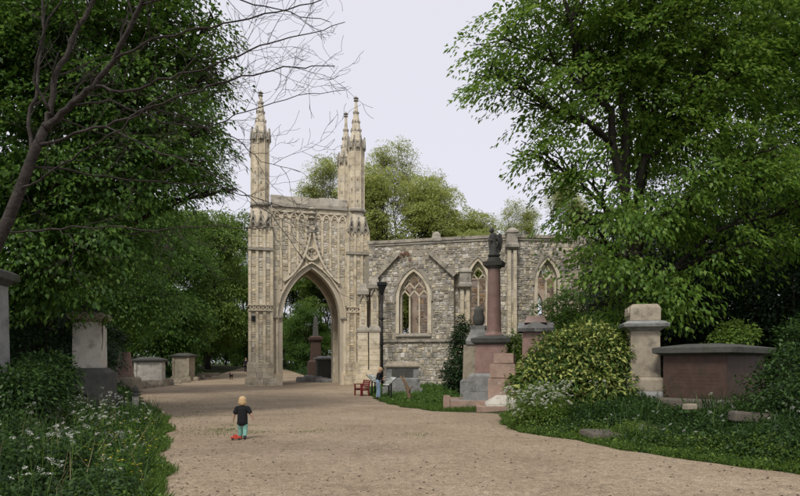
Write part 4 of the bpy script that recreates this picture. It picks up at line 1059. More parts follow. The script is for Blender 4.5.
body += hand((-.12, .33, 1.10), (.1, 1, .05), (.8, 0, .5), .95, (0, .2, -1)) + hand((.16, .24, 1.0), (-.1, 1, -.1), (-.8, 0, .5), .95, (0, .2, -1))
figure_mesh('body', body, .0085, SKIN, c, 2)
figure_mesh('top', [('c', (0, 0, .96), (0, .02, 1.08), .138, .125), ('c', (0, .02, 1.08), (0, .06, 1.26), .125, .135), ('c', (-.155, .075, 1.325), (.155, .075, 1.325), .066, .066), ('c', (-.17, .07, 1.32), (-.20, .12, 1.07), .058, .05), ('c', (.17, .07, 1.32), (.20, 0, 1.08), .058, .05), ('c', (-.20, .12, 1.06), (-.15, .25, 1.085), .048, .042), ('c', (.20, .0, 1.07), (.175, .16, 1.03), .048, .042)], .013, BLACKC, c)
figure_mesh('jeans', [('c', (-.03, -.01, .94), (.03, -.01, .94), .125, .125), ('c', (-.08, -.01, .88), (-.09, .02, .48), .105, .075), ('c', (-.09, .02, .48), (-.09, -.04, .10), .072, .062), ('c', (.08, -.01, .88), (.09, .06, .48), .105, .075), ('c', (.09, .06, .48), (.09, .05, .10), .072, .062)], .013, DENIM, c)
figure_mesh('hair', [('e', (0, .14, 1.565), (.09, .10, .095)), ('e', (0, .07, 1.52), (.085, .06, .12)), ('e', (0, .04, 1.42), (.07, .05, .10))], .012, HAIR2, c)
for p in ((-.09, -.04), (.09, .05)):
    figure_mesh('shoe', [('c', (p[0], p[1] - .05, .045), (p[0], p[1] + .13, .035), .045, .036), ('c', (p[0], p[1] - .03, .05), (p[0], p[1] - .03, .09), .045, .04)], .011, WSHOE, c)
# far figure by the gateway and its dog
x, y = px2(246, 75); z = G(x, y) + .02
c = thing('person', 'far person in dark clothes standing on the path behind the gateway', 'person', (x, y, z), math.radians(170))
figure_mesh('body', [('c', (0, 0, .95), (0, 0, 1.35), .14, .14), ('c', (-.16, 0, 1.4), (.16, 0, 1.4), .06, .06), ('c', (0, 0, 1.42), (0, .01, 1.52), .05, .05), ('e', (0, .02, 1.61), (.08, .095, .115)), ('e', (0, .11, 1.60), (.013, .02, .02)), ('c', (-.19, 0, 1.38), (-.24, .03, 1.1), .05, .04), ('c', (-.24, .03, 1.1), (-.2, .16, .92), .038, .026), ('c', (.19, 0, 1.38), (.24, .03, 1.1), .05, .04), ('c', (.24, .03, 1.1), (.22, .12, .88), .038, .026), ('c', (-.09, 0, .92), (-.1, .02, .5), .09, .06), ('c', (-.1, .02, .5), (-.1, -.02, .08), .058, .04), ('c', (.09, 0, .92), (.1, .03, .5), .09, .06), ('c', (.1, .03, .5), (.1, .04, .08), .058, .04)] + hand((-.2, .16, .92), (0, .6, -.8), (1, .2, 0), 1, (0, .5, .5)) + hand((.22, .12, .88), (0, .6, -.8), (-1, .2, 0), 1, (0, .5, .5)), .012, SKIN, c, 2)
figure_mesh('coat', [('c', (0, 0, .82), (0, 0, 1.3), .18, .16), ('c', (-.17, 0, 1.39), (.17, 0, 1.39), .08, .08), ('c', (-.19, 0, 1.38), (-.24, .03, 1.1), .07, .058), ('c', (-.24, .03, 1.1), (-.21, .13, .96), .055, .045), ('c', (.19, 0, 1.38), (.24, .03, 1.1), .07, .058), ('c', (.24, .03, 1.1), (.22, .1, .93), .055, .045)], .018, NAVY, c)
figure_mesh('trousers', [('c', (-.09, 0, .9), (-.1, .02, .5), .11, .08), ('c', (-.1, .02, .5), (-.1, -.02, .1), .078, .066), ('c', (.09, 0, .9), (.1, .03, .5), .11, .08), ('c', (.1, .03, .5), (.1, .04, .1), .078, .066)], .018, NAVY, c)
figure_mesh('hair', [('e', (0, -.01, 1.65), (.092, .10, .10))], .015, BARK, c)
for p in ((-.1, -.02), (.1, .04)): figure_mesh('shoe', [('c', (p[0], p[1] - .04, .045), (p[0], p[1] + .14, .04), .048, .04)], .014, SHOE, c)
FUR = mat('dark_fur', [(.012, .010, .009), (.03, .022, .016)], 20, rough=.9, bump=.4, bscale=60)
x, y = px2(231, 58); z = G(x, y) + .02
d_ = thing('dog', 'small dark dog trotting on the gravel path left of the gateway', 'dog', (x, y, z), math.radians(35))
dp = [('c', (0, .16, .36), (0, -.05, .37), .105, .09), ('c', (0, -.05, .37), (0, -.22, .38), .085, .09), ('c', (0, .2, .40), (0, .32, .52), .07, .055), ('e', (0, .36, .55), (.065, .075, .06)), ('c', (0, .40, .54), (0, .47, .52), .035, .025), ('c', (-.045, .33, .60), (-.06, .32, .66), .022, .008), ('c', (.045, .33, .60), (.06, .32, .66), .022, .008), ('c', (0, -.28, .42), (0, -.42, .58), .025, .012)]
for s in (-1, 1):
    dp += [('c', (s * .06, .17, .32), (s * .06, .15, .18), .045, .026), ('c', (s * .06, .15, .18), (s * .06, .17 + s * .04, .03), .024, .022), ('c', (s * .06, -.20, .34), (s * .065, -.15, .22), .06, .034), ('c', (s * .065, -.15, .22), (s * .065, -.24, .13), .03, .022), ('c', (s * .065, -.24, .13), (s * .065, -.22 - s * .03, .025), .021, .022), ('e', (s * .06, .19 + s * .04, .02), (.028, .04, .02)), ('e', (s * .065, -.2 - s * .03, .02), (.028, .04, .02))]
figure_mesh('body', dp, .012, FUR, d_, 2)

# ================================================================== TREES
# big lime on the right
x, y = px2(637, 21.5)
make_tree('lime_tree', 'large bright green lime tree with several dark stems behind the stone pedestal', (x, y), [
    pb(512, 42, 20, 1.5, 2, 1.3), pb(490, 75, 19.5, .9, 1.2, .7), pb(560, -15, 20, 2.2, 2.5, 1.8), pb(548, 108, 20, 1.5, 2, 1.2), pb(528, 150, 19.4, .9, 1.2, .6), pb(600, 60, 21, 2.2, 3, 2.2), pb(575, 178, 19.5, 1.5, 1.8, .9),
    pb(578, 218, 19, 1.0, 1.3, .5), pb(612, 258, 19, 1.2, 1.4, .6), pb(655, 20, 21, 2.6, 3, 2.4), pb(690, 120, 21, 2.4, 2.6, 1.8), pb(640, 130, 22, 2.2, 2.5, 1.6),
    pb(735, 50, 20, 2.4, 3, 2.2), pb(620, 215, 20.3, 1.5, 2, .9), pb(690, 215, 19.8, 1.8, 2, 1.1), pb(665, 290, 20, 1.5, 1.6, .8), pb(610, 312, 20.6, 1.2, 1.2, .7), pb(750, 160, 19, 2, 2.2, 1.6), pb(745, 255, 19.5, 1.8, 2, 1.0),
    pb(600, -110, 21, 4, 4, 2.6), pb(720, -90, 20, 4, 4, 2.6), pb(840, 40, 19, 3, 3, 2.4), pb(660, -230, 22, 4, 4, 2.6), pb(840, 200, 18.5, 2.4, 2.4, 1.5)],
    115000, .165, LF_LIME, .36, 7.0, 101, R=.95, per=90, flat=.05, shell=.5, branchlets=9)
x, y = px2(757, 28)
make_tree('dark_lime_tree', 'tall dark twin-stemmed tree rising behind the brown chest tomb', (x, y), [
    pb(700, 60, 29, 3, 3, 2.6), pb(780, 60, 27, 3, 3, 3), pb(760, -60, 28, 4, 4, 3), pb(740, 160, 28, 2.6, 2.6, 2), pb(800, 170, 26, 2.6, 2.6, 2), pb(700, 230, 29, 2.6, 2.6, 1.6), pb(760, 270, 27, 2.6, 2.6, 1.4), pb(830, 260, 26, 3, 3, 2), pb(660, 270, 30, 2.4, 2.4, 1.6), pb(870, 120, 27, 4, 4, 4)],
    80000, .17, LF_DARK, .42, 8.5, 102, R=1.05, per=85, flat=.06)
# understorey on the right: evergreens
def bush(name, label, px, d, blobs, n, leaf, lm, seed, R=.4, per=36, cat='shrub', stem=.06, group=None, upm=1.0, **kw):
    x, y = px2(px, d); rng = np.random.default_rng(seed); z0 = G(x, y) - .05
    o = thing(name, label, cat, (x, y, z0), 0, group)
    bl = np.array([list(pb(*b)) for b in blobs]); bl[:, :3] -= np.array([x, y, z0])
    m = MB()
    for b in bl:
        for k in range(3):
            e = b[:3] + rng.normal(0, .4, 3) * b[3:]
            m.tube(curve_pts((rng.normal(0, .1), rng.normal(0, .1), 0), e, rng, 5, .03, .05), np.linspace(stem, .01, 5), 4)
    m.build('stem', BARK, o)
    vol = (bl[:, 3] * bl[:, 4] * bl[:, 5]) ** .8; vol /= vol.sum(); ns = n // per
    wh = rng.choice(len(bl), ns, p=vol); dd = nrm(rng.normal(0, 1, (ns, 3))); rr = rng.uniform(0, 1, ns) ** .3
    cen = bl[wh, :3] + dd * rr[:, None] * bl[wh, 3:]
    cen[:, 2] = np.maximum(cen[:, 2], .12); out = nrm(dd + np.array([0, 0, .2]))
    link('foliage', leaf_mesh('foliage', *spray_leaves(rng, cen, out, per, R, .05, leaf, upmix=upm), width=kw.get('lw', .55)), lm, o)
    return o
bush('yew_tree', 'dense dark evergreen filling the gap behind the pale stone pedestal', 690, 27, [(640, 300, 27, 2, 2, 1.6), (690, 310, 26, 2.4, 2, 1.8), (740, 320, 25, 2.4, 2, 1.6), (690, 255, 28, 2.4, 2, 1.6), (620, 340, 27, 1.4, 1.4, 1.0)], 46000, .14, LF_DEEP, 201, R=.6, cat='tree', stem=.16)
bush('yew_tree', 'dark evergreen mass behind the brown chest tomb at the wood edge', 800, 23, [(800, 310, 23, 2.4, 2, 1.8), (850, 280, 22, 2.6, 2, 2.4), (770, 350, 23, 1.8, 1.6, 1.2), (810, 220, 24, 2.4, 2, 2)], 36000, .14, LF_DEEP, 202, R=.6, cat='tree', stem=.16)
bush('holly_tree', 'dark broad evergreen tree closing the wood between chapel and limes', 640, 38, [(625, 270, 38, 3, 3, 3), (600, 300, 37, 1.6, 1.6, 2), (680, 250, 38, 4, 3, 3.4), (740, 230, 38, 4, 3, 4), (800, 200, 38, 4, 3, 4), (650, 200, 40, 3, 3, 3), (720, 320, 36, 4, 3, 2)], 52000, .2, LF_DEEP, 203, R=.8, cat='tree', stem=.2)
bush('elder_bush', 'bright green sapling showing above the brown tomb lid', 738, 19, [(738, 332, 19, .5, .5, .35), (722, 340, 19, .35, .4, .25)], 1500, .11, LF_MID, 204, R=.28, per=18)
# laurel, cow parsley and shrubs on the right
bush('variegated_laurel', 'rounded yellow-green variegated laurel bush at the path corner', 575, 17.6, [(570, 358, 17.6, 1.1, 1.0, .85), (600, 352, 17.8, .85, .9, .8), (545, 375, 17.2, .75, .8, .7), (600, 385, 17.2, .9, .8, .7), (560, 390, 16.9, .8, .7, .6), (585, 338, 17.9, .7, .7, .5), (533, 388, 17, .55, .6, .6)], 17000, .15, LF_VAR, 205, R=.24, per=10, upm=.3, lw=.36)
bush('wall_shrub', 'dark upright shrub growing against the chapel wall left of the urn', 461, 31, [(461, 345, 31, .55, .6, .9), (458, 372, 30, .75, .7, .8), (464, 325, 31.5, .35, .4, .6)], 7000, .12, LF_DEEP, 206, R=.3, per=20)
bush('wall_creeper', 'leafy green shrub between the column and the red pedestal', 517, 24.5, [(517, 345, 24.5, .4, .5, .6), (512, 385, 22.8, .3, .4, .4), (520, 368, 24, .5, .5, .7)], 3500, .12, LF_MID, 207, R=.3, per=20)
bush('wall_bush', 'green bush growing along the chapel wall behind the red pedestal', 575, 33, [(540, 312, 33, .6, .6, .5), (570, 310, 33, 1.4, 1, 1.2), (590, 330, 32, 1.8, 1.2, 1.6), (555, 335, 32, 1.4, 1, 1.2)], 11000, .15, LF_DARK, 208, R=.4, per=24)
bush('tomb_ivy', 'glossy ivy clump spilling round the right end of the brown tomb', 775, 13.2, [(770, 385, 13.4, .6, .6, .4), (795, 365, 13.2, .7, .6, .5), (800, 400, 12.2, .9, .8, .5), (755, 410, 12.6, .6, .5, .35), (820, 340, 14, .9, .8, .7)], 9000, .085, LF_UND, 209, R=.25, per=20)
# left dark trees
x, y = px2(40, 20)
make_tree('sycamore_tree', 'big dark green sycamore overhanging the tall left monument', (x, y), [
    pb(20, 40, 18, 2.6, 2.6, 2.2), pb(90, 30, 19, 2.2, 2.4, 2), pb(150, 20, 20, 1.7, 2, 1.6), pb(60, 110, 18, 2.2, 2.2, 1.6), pb(130, 95, 19, 2, 2.2, 1.5), pb(10, 170, 17, 2.2, 2, 1.5), pb(80, 190, 18, 2.2, 2, 1.3), pb(150, 165, 19, 1.8, 2, 1.2),
    pb(40, 250, 17, 2, 1.8, 1.2), pb(112, 238, 18, 1.7, 1.6, .9), pb(35, 292, 17.5, 1.0, 1.2, .7), pb(190, 120, 19.5, 1.0, 1.4, .8), pb(196, 60, 20, 1.2, 1.5, 1.1), pb(195, 165, 19.5, .9, 1.2, .6), pb(218, 78, 20, .45, .8, .3), pb(222, 190, 19.5, .6, .9, .3), pb(216, 128, 19.6, .4, .7, .25), pb(213, 20, 20, .5, .8, .35), pb(60, -100, 20, 4, 4, 3), pb(-60, 60, 17, 3, 3, 3), pb(150, -60, 20, 2.4, 2.4, 1.6), pb(-60, 220, 16, 2.4, 2.4, 2)],
    105000, .165, LF_DARK, .42, 6.5, 103, R=.95, per=85, flat=.05)
x, y = px2(98, 36)
make_tree('maple_tree', 'dark spreading maple shading the pale chest tombs', (x, y), [
    pb(100, 120, 34, 3.5, 3.5, 3), pb(170, 150, 34, 3, 3, 2.6), pb(60, 200, 34, 4, 4, 3), pb(140, 230, 33, 3.2, 3.2, 2), pb(90, 280, 33, 3, 3, 1.8), pb(150, 300, 34, 2.2, 2.2, 1.4), pb(60, 320, 32, 2.4, 2.4, 1.4), pb(120, 325, 36, 1.6, 1.6, .9), pb(190, 85, 35, 2, 2.4, 1.6)],
    85000, .17, LF_DARK, .40, 6.0, 104, R=1.15, per=75)
bush('left_evergreen', 'deep green undergrowth shrub behind the pale left pedestal', 60, 22, [(40, 330, 21, 1.6, 1.4, 1.3), (80, 345, 23, 1.6, 1.4, 1.2), (88, 352, 26, 1.2, 1.2, 1.0), (15, 300, 20, 1.4, 1.2, 1.2), (20, 350, 18, 1.2, 1, 1)], 30000, .12, LF_DEEP, 210, R=.45, stem=.1)
bush('pedestal_ivy', 'ivy sprouting from the top of the pale left pedestal', 90, 19, [(90, 312, 18.9, .4, .4, .25), (78, 322, 18.7, .22, .2, .25), (104, 316, 18.8, .2, .2, .2)], 1600, .09, LF_DARK, 211, R=.16, per=14, stem=.006, cat='ivy')
bush('left_bramble', 'leafy elder bush in front of the tall left monument', 35, 13, [(32, 385, 13, .8, .7, .5), (10, 395, 12, .8, .7, .6), (45, 372, 14, .6, .6, .45)], 9000, .095, LF_UND, 212, R=.3, per=22)
# generic spring trees for the middle distance and behind the chapel
def auto_blobs(cx, cy, H, Rr, z0, seed, n=16, top=1.0):
    r_ = np.random.default_rng(seed); L = []
    for k in range(n):
        t = r_.uniform(0, 1); zz = z0 + (H - z0) * t; rad = Rr * math.sin(math.pi * (0.18 + .72 * t)) ** .8 * r_.uniform(.35, .8); a = r_.uniform(0, 6.28)
        L.append((cx + rad * math.cos(a), cy + rad * math.sin(a), zz, Rr * r_.uniform(.32, .5), Rr * r_.uniform(.32, .5), Rr * r_.uniform(.22, .36)))
    return L
def ftree(name, label, px, d, H, Rr, z0, seed, n, leaf, lm, **kw):
    x, y = px2(px, d); g = G(x, y)
    return make_tree(name, label, (x, y), auto_blobs(x, y, g + H, Rr, g + z0, seed, kw.pop('nb', 16)), n, leaf, lm, kw.pop('tr', .3), g + H * kw.pop('fk', .35), seed, R=kw.pop('R', 1.0), per=kw.pop('per', 36), **kw)
far = []
T_DARK = ftree('woodland_tree', 'dark woodland tree directly behind the greyer chest tomb', 160, 58, 15, 6, 1.2, 301, 46000, .26, LF_DARK)
T_MID = ftree('woodland_tree', 'mid green round-crowned tree over the end of the left path', 208, 78, 20, 7.5, 2.0, 302, 44000, .30, LF_MID)
T_PALE = ftree('spring_tree', 'yellow-green spring tree showing above the chapel wall by the turrets', 412, 82, 24.5, 8, 5, 303, 42000, .28, LF_PALE)
T_WISP = ftree('wispy_tree', 'sparse half-leafed tall tree behind the right gateway turrets', 392, 100, 35, 8, 9, 304, 32000, .27, LF_PALE, nb=26, branchlets=12, shell=.8, per=14, R=.9, bark=BARKW, twig=.012, tr=.24)
def place(src, label, px, d, sc, rz):
    c_ = copy_tree(src); x, y = px2(px, d); c_.location = (x, y, G(x, y) - .15); c_.scale = (sc, sc, sc); c_.rotation_euler = (0, 0, rz); c_['label'] = label; return c_
for src, label, px, d, sc, rz in (
    (T_DARK, 'dark low tree closing the left path just past the gateway', 246, 96, .95, 1.0),
    (T_MID, 'leafy tree seen through the left half of the gateway arch', 285, 98, .8, 2.2),
    (T_MID, 'leafy tree seen through the right half of the gateway arch', 327, 90, .75, 3.1),
    (T_DARK, 'dark low tree behind the brown pedestal in the arch', 305, 80, .55, 4.1),
    (T_DARK, 'shadowy tree between the dog and the greyer tomb', 205, 88, .9, 5.0),
    (T_DARK, 'dark tree at the back of the left wood beyond the maple', 95, 62, 1.1, .5),
    (T_DARK, 'shadowy wood tree behind the sycamore trunk', 20, 45, .95, 3.9),
    (T_DARK, 'shaded tree far behind the white chest tomb', 130, 75, 1.1, 2.9),
    (T_DARK, 'low dark thicket tree right behind the far person', 243, 108, .6, 2.6),
    (T_DARK, 'low dark thicket tree behind the dog', 226, 112, .62, .9),
    (T_DARK, 'low dark thicket tree past the greyer tomb', 196, 104, .6, 3.4),
    (T_MID, 'lighter green tree beside the left turret above the path', 236, 110, 1.0, 2.0),
    (T_MID, 'mid green tree rising behind the maple on the left', 165, 72, .95, 4.2),
    (T_MID, 'tall mid green tree beyond the far person', 268, 125, .8, 5.2),
    (T_PALE, 'fresh green tree above the chapel ridge block', 452, 88, .85, 1.4),
    (T_PALE, 'low pale green tree behind the chapel near the angel', 478, 92, .80, 3.0),
    (T_PALE, 'pale tree between the turrets and the chapel gable', 378, 92, .90, 4.4),
    (T_WISP, 'sparse leafing tree above the gateway parapet', 322, 104, .98, 1.1),
    (T_WISP, 'thin leafing tree above the chapel wall right of the angel', 520, 105, .78, 2.6),
    (T_WISP, 'sparse pale tree beside the big lime above the chapel', 568, 100, .86, 4.0),
    (T_WISP, 'thin tall tree behind the yellow-green spring tree', 432, 108, .92, 5.1),
    (T_MID, 'green tree behind the chapel corner and lime', 610, 80, .8, .4),
    (T_PALE, 'fresh green tree just right of the right front turret', 390, 78, 1.0, 3.7),
    (T_PALE, 'rounded pale green tree behind the buttress left of the red column', 463, 84, .86, .9),
    (T_PALE, 'broad yellow-green tree behind the gable coping', 432, 78, .88, 2.3),
    (T_PALE, 'small fresh green tree low behind the left buttress cap', 470, 76, .68, 5.6),
    (T_WISP, 'feathery tall tree directly behind the right front turret', 366, 96, .86, .3)):
    place(src, label, px, d, sc, rz)

# the wood closing the distance, too far to tell its plants apart
def far_wood():
    r_ = np.random.default_rng(91); n = 6500; t_ = r_.uniform(0, 1, n)
    x = -95 + 190 * t_; y = 128 + 10 * np.sin(t_ * 9) + r_.uniform(-5, 5, n); h = 9 * (.6 + .4 * np.abs(np.sin(t_ * 37))) * r_.uniform(0, 1, n)
    cen = np.stack([x, y, gz(x, y) + h], -1); out = nrm(np.stack([r_.normal(0, .5, n), -np.ones(n), np.full(n, .3)], -1))
    tag(link('far_wood', leaf_mesh('far_wood', *spray_leaves(r_, cen, out, 16, 1.3, .2, .5)), LF_DARK), 'dark belt of distant woodland closing the view behind the paths', 'wood', None, 'stuff')
far_wood()

# bare branching tree at the left
bt = thing('bare_tree', 'leafless dark tree leaning in with long twiggy branches over the path', 'tree', tuple(at(-14, 262, 8.6)), 0)
rngb = np.random.default_rng(77)
B0 = at(-14, 262, 8.6)
gx, gy = B0.x - .5, B0.y + .1
bt.location = (gx, gy, G(gx, gy) - .1); OFF = Vector(bt.location)
def pl(*a): return [at(*p) - OFF for p in a]
m = MB(); tr = [Vector((0, 0, 0)), Vector((.12, 0, .9))] + pl((-12, 262, 8.6), (6, 225, 8.6), (20, 190, 8.6), (33, 155, 8.6), (45, 128, 8.6))
m.tube(tr, [.14, .105, .088, .08, .073, .067, .06], 10); m.build('trunk', BARKP, bt, smooth=True)
main = [
    (pl((45, 128, 8.6), (50, 112, 8.6), (56, 75, 8.7), (72, 40, 8.8), (89, 10, 8.9), (110, -40, 9)), .085, .03),
    (pl((45, 130, 8.6), (68, 107, 8.5), (94, 86, 8.4), (113, 60, 8.3), (141, 5, 8.1), (160, -40, 8)), .095, .03),
    (pl((38, 146, 8.6), (66, 138, 8.5), (105, 126, 8.3), (152, 107, 8.2), (194, 92, 8.0), (225, 81, 7.9), (262, 72, 7.8), (305, 66, 7.7), (335, 66, 7.6)), .045, .006),
    (pl((30, 166, 8.6), (68, 170, 8.9), (115, 178, 9.1), (173, 182, 9.3), (210, 184, 9.4), (250, 196, 9.5), (292, 208, 9.6)), .034, .006),
    (pl((8, 232, 8.6), (50, 230, 8.4), (94, 228, 8.2), (157, 229, 8.1), (210, 226, 8.0), (256, 229, 7.9)), .03, .006),
    (pl((94, 86, 8.4), (130, 92, 8.1), (170, 78, 8.0), (215, 64, 7.9), (260, 48, 7.8), (300, 34, 7.7), (345, 22, 7.6)), .04, .005),
    (pl((113, 60, 8.3), (150, 40, 8.1), (200, 28, 8), (250, 18, 7.9), (300, 6, 7.8), (350, -8, 7.8)), .035, .006),
    (pl((68, 107, 8.5), (110, 100, 8.8), (160, 120, 9.0), (205, 128, 9.1), (245, 112, 9.2), (300, 95, 9.3), (345, 90, 9.4)), .03, .005),
    (pl((50, 112, 8.6), (33, 80, 8.5), (40, 40, 8.4), (60, 0, 8.3), (70, -30, 8.3)), .04, .01),
    (pl((33, 155, 8.6), (28, 120, 8.8), (40, 70, 9), (44, 20, 9.2), (40, -20, 9.3)), .05, .02),
    (pl((105, 126, 8.3), (150, 150, 8.0), (200, 165, 7.8), (235, 186, 7.7), (270, 215, 7.6), (305, 262, 7.5)), .022, .004),
    (pl((152, 107, 8.2), (190, 120, 8.4), (235, 140, 8.5), (262, 160, 8.6), (300, 172, 8.7)), .02, .004),
    (pl((141, 5, 8.1), (190, -8, 8), (240, 0, 7.9), (290, 12, 7.9), (330, 22, 7.8)), .028, .005),
    (pl((20, 190, 8.6), (45, 175, 8.3), (80, 152, 8.1), (120, 128, 7.9), (160, 100, 7.8), (195, 62, 7.7), (215, 30, 7.6)), .03, .006),
]
def twigs(p0, d0, ln, r0, lev, mb_):
    n = 6; p = Vector(p0); d = Vector(d0).normalized(); P = [p.copy()]; rr = [r0]
    for k in range(n):
        d = (d + Vector(rngb.normal(0, .17, 3)) + Vector((.02, 0, .05))).normalized(); p = p + d * (ln / n); P.append(p.copy()); rr.append(max(r0 * (1 - (k + 1) / n * .7), .0022))
    mb_.tube(P, rr, 4)
    if lev > 0:
        for k in range(2, n + 1):
            if rngb.uniform() < .75:
                dd = (P[k] - P[k - 1]).normalized(); s_ = Vector(rngb.normal(0, 1, 3)); s_ = (s_ - dd * s_.dot(dd)).normalized()
                twigs(P[k], dd * .75 + s_ * .7, ln * rngb.uniform(.35, .6), max(rr[k] * .65, .0025), lev - 1, mb_)
for pts, r0, r1 in main:
    r0 *= .55; r1 *= .85
    # resample with a slight crookedness
    Q = []
    for a_, b_ in zip(pts[:-1], pts[1:]):
        for k in range(4):
            t_ = k / 4; Q.append(a_.lerp(b_, t_) + Vector(rngb.normal(0, .016, 3)) * (0 if (k == 0 and not Q) else 1))
    Q.append(pts[-1]); nq = len(Q)
    rr = [r0 + (r1 - r0) * (k / (nq - 1)) ** .8 for k in range(nq)]
    m = MB(); m.tube(Q, rr, 7); lb = m.build('branch', BARKP, bt, smooth=True)
    m = MB()
    for k in range(3, nq):
        if rngb.uniform() < .42:
            dd = (Q[k] - Q[k - 1]).normalized(); s_ = Vector(rngb.normal(0, 1, 3)); s_.z += .25; s_ = (s_ - dd * s_.dot(dd)).normalized()
            twigs(Q[k], dd * .8 + s_ * .75, rngb.uniform(.5, 1.1) * (1.25 - .5 * k / nq), max(rr[k] * .45, .004), 2 if rngb.uniform() < .5 else 1, m)
    if m.v: tag(m.build('twig', BARKP, lb), kind='stuff')

# ================================================================== GROUND PLANTS (stuff)
rng = np.random.default_rng(55)
def scatter(n, side, y0, y1, wmax, wpow=1.0, inset=0.0):
    y = y0 + (y1 - y0) * rng.uniform(0, 1, n) ** 1.0
    off = wmax * rng.uniform(0, 1, n) ** wpow - inset
    x = XR(y) + off if side > 0 else XL(y) - off
    return x, y, off
def undergrowth(name, label, side, y0, y1, wmax, n, hmax, leaf, lm, per=26, R=.22, wpow=1.0, avoid=None, cat=None, inset=0.0, hf=None):
    x, y, off = scatter(n, side, y0, y1, wmax, wpow, inset)
    if avoid is not None: k = ~avoid(x, y); x, y, off = x[k], y[k], off[k]
    lump = .22 + .78 * np.abs(np.sin(x * 1.9 + 1.3 * np.sin(y * 1.1)) * np.cos(y * 1.6 + x * .7)) ** .8 + .15 * np.sin(x * 5.1 + 2 * np.sin(y * 4.3))
    if hf is not None: lump = lump * hf(x, y)
    h = hmax * lump * sstep(-.1, .9, off) * rng.uniform(.35, 1.0, len(x)) + .04
    cen = np.stack([x, y, gz(x, y) + h], -1)
    out = nrm(np.stack([rng.normal(0, 1, len(x)) - side * .6, rng.normal(0, 1, len(x)) - .5, np.full(len(x), .3)], -1))
    o = link(name, leaf_mesh(name, *spray_leaves(rng, cen, out, per, R, .05, leaf, droop=.5)), lm)
    return tag(o, label, cat or 'undergrowth', None, 'stuff')
def av_r(x, y):   # keep clear of tomb tops and slabs
    return ((np.abs(x - 4.75) < .9) & (np.abs(y - 13.6) < .6)) | ((x - 7.6) ** 2 / 1.9 + (y - 15.4) ** 2 / 1.7 < 1)
undergrowth('undergrowth', 'leafy ivy and bramble undergrowth along the right verge', 1, 8.5, 21, 6.5, 8000, .42, .07, LF_UND, R=.2, avoid=av_r, hf=lambda x, y: 1 - .95 * np.exp(-((x - 6.4) ** 2 / 3.2 + (y - 13.8) ** 2 / 6)))
undergrowth('verge_weeds', 'low bright weeds edging the gravel on the right', 1, 8.5, 20.5, 1.2, 2600, .22, .06, LF_MID, R=.15, per=20, inset=.1)
undergrowth('nettle_bank', 'tangled nettles and leaves on the left verge', -1, 6.0, 24, 6.0, 9500, .62, .065, LF_UND, R=.2, hf=lambda x, y: 1 - .8 * np.exp(-((x + 8.3) ** 2 / .9 + (y - 17.8) ** 2 / 4)))
undergrowth('verge_weeds', 'low green weeds edging the gravel on the left', -1, 6.5, 24, 1.0, 2600, .30, .06, LF_MID, R=.15, per=20, inset=.1)
undergrowth('chapel_weeds', 'green weeds growing at the foot of the chapel', 1, 22.5, 42, 16, 6000, .35, .11, LF_DARK, R=.3, per=22, avoid=lambda x, y: (y < 26) & (x < 6))
undergrowth('far_weeds', 'weeds and ivy around the far left tombs', -1, 24, 70, 7, 5000, .5, .14, LF_UND, R=.35, per=22, inset=-.5)
undergrowth('far_weeds', 'weeds and ivy beside the path beyond the arch', 1, 52, 90, 6, 2200, .6, .18, LF_UND, R=.45, per=22)
def grass(name, label, x, y, hh, lm=LF_GRASS, gw=.10):
    n = len(x); c = np.stack([x, y, gz(x, y)], -1); ax = nrm(np.stack([rng.normal(0, .35, n), rng.normal(0, .35, n), np.ones(n)], -1))
    o = link(name, leaf_mesh(name, c, ax, rng.normal(0, 1, (n, 3)), hh * rng.uniform(.5, 1.3, n), gw), lm); return tag(o, label, 'grass', None, 'stuff')
x, y, off = scatter(30000, 1, 21.9, 37, 3.2, 1.3, .15); grass('grass_verge', 'short bright grass strip along the path by the graves', x, y, .16)
x, y, off = scatter(16000, -1, 6.5, 26, 1.0, 1.0, .25); grass('grass_edge', 'grass blades along the left gravel edge', x, y, .16)
x, y, off = scatter(12000, 1, 9, 20, .9, 1.0, .2); grass('grass_edge', 'grass blades along the right gravel edge', x, y, .14)
# thin grass tufts invading the gravel on the left
tx = []; ty = []
for k in range(26):
    yy = rng.uniform(14, 27); xx = float(XL(yy)) + abs(rng.normal(0, 1)) * 2.2 + .2; q_ = int(rng.integers(60, 260)); s_ = rng.uniform(.1, .4)
    tx.append(rng.normal(xx, s_ * 1.6, q_)); ty.append(rng.normal(yy, s_, q_))
grass('grass_tufts', 'thin grass tufts growing through the gravel', np.concatenate(tx), np.concatenate(ty), .06)
# tall blades and straw stalks among the weeds, fallen leaves on the gravel
STRAW = leafmat('straw_stalk', (.20, .16, .08), (.32, .26, .14), trans=.1)
LITTER = leafmat('fallen_leaf', (.045, .032, .02), (.10, .07, .04), trans=.1, c3=(.16, .12, .06))
x, y, off = scatter(9000, -1, 6.3, 20, 5.0, .9, -.1)
k = np.sin(x * 2.3 + y) * np.cos(y * 1.7) > -.1; grass('tall_grass', 'long dark grass blades standing in the left verge', x[k], y[k], .62, LF_UND, .035)
x, y, off = scatter(6000, 1, 8.8, 20, 5.0, .9, -.1)
k = np.sin(x * 2.3 + y) * np.cos(y * 1.7) > .1; grass('tall_grass', 'long dark grass blades standing in the right verge', x[k], y[k], .45, LF_UND, .04)
x, y, off = scatter(260, -1, 6.5, 18, 4.0, .9, -.1); grass('dry_stalks', 'dry straw stalks poking from the left verge', x, y, .75, STRAW, .012)
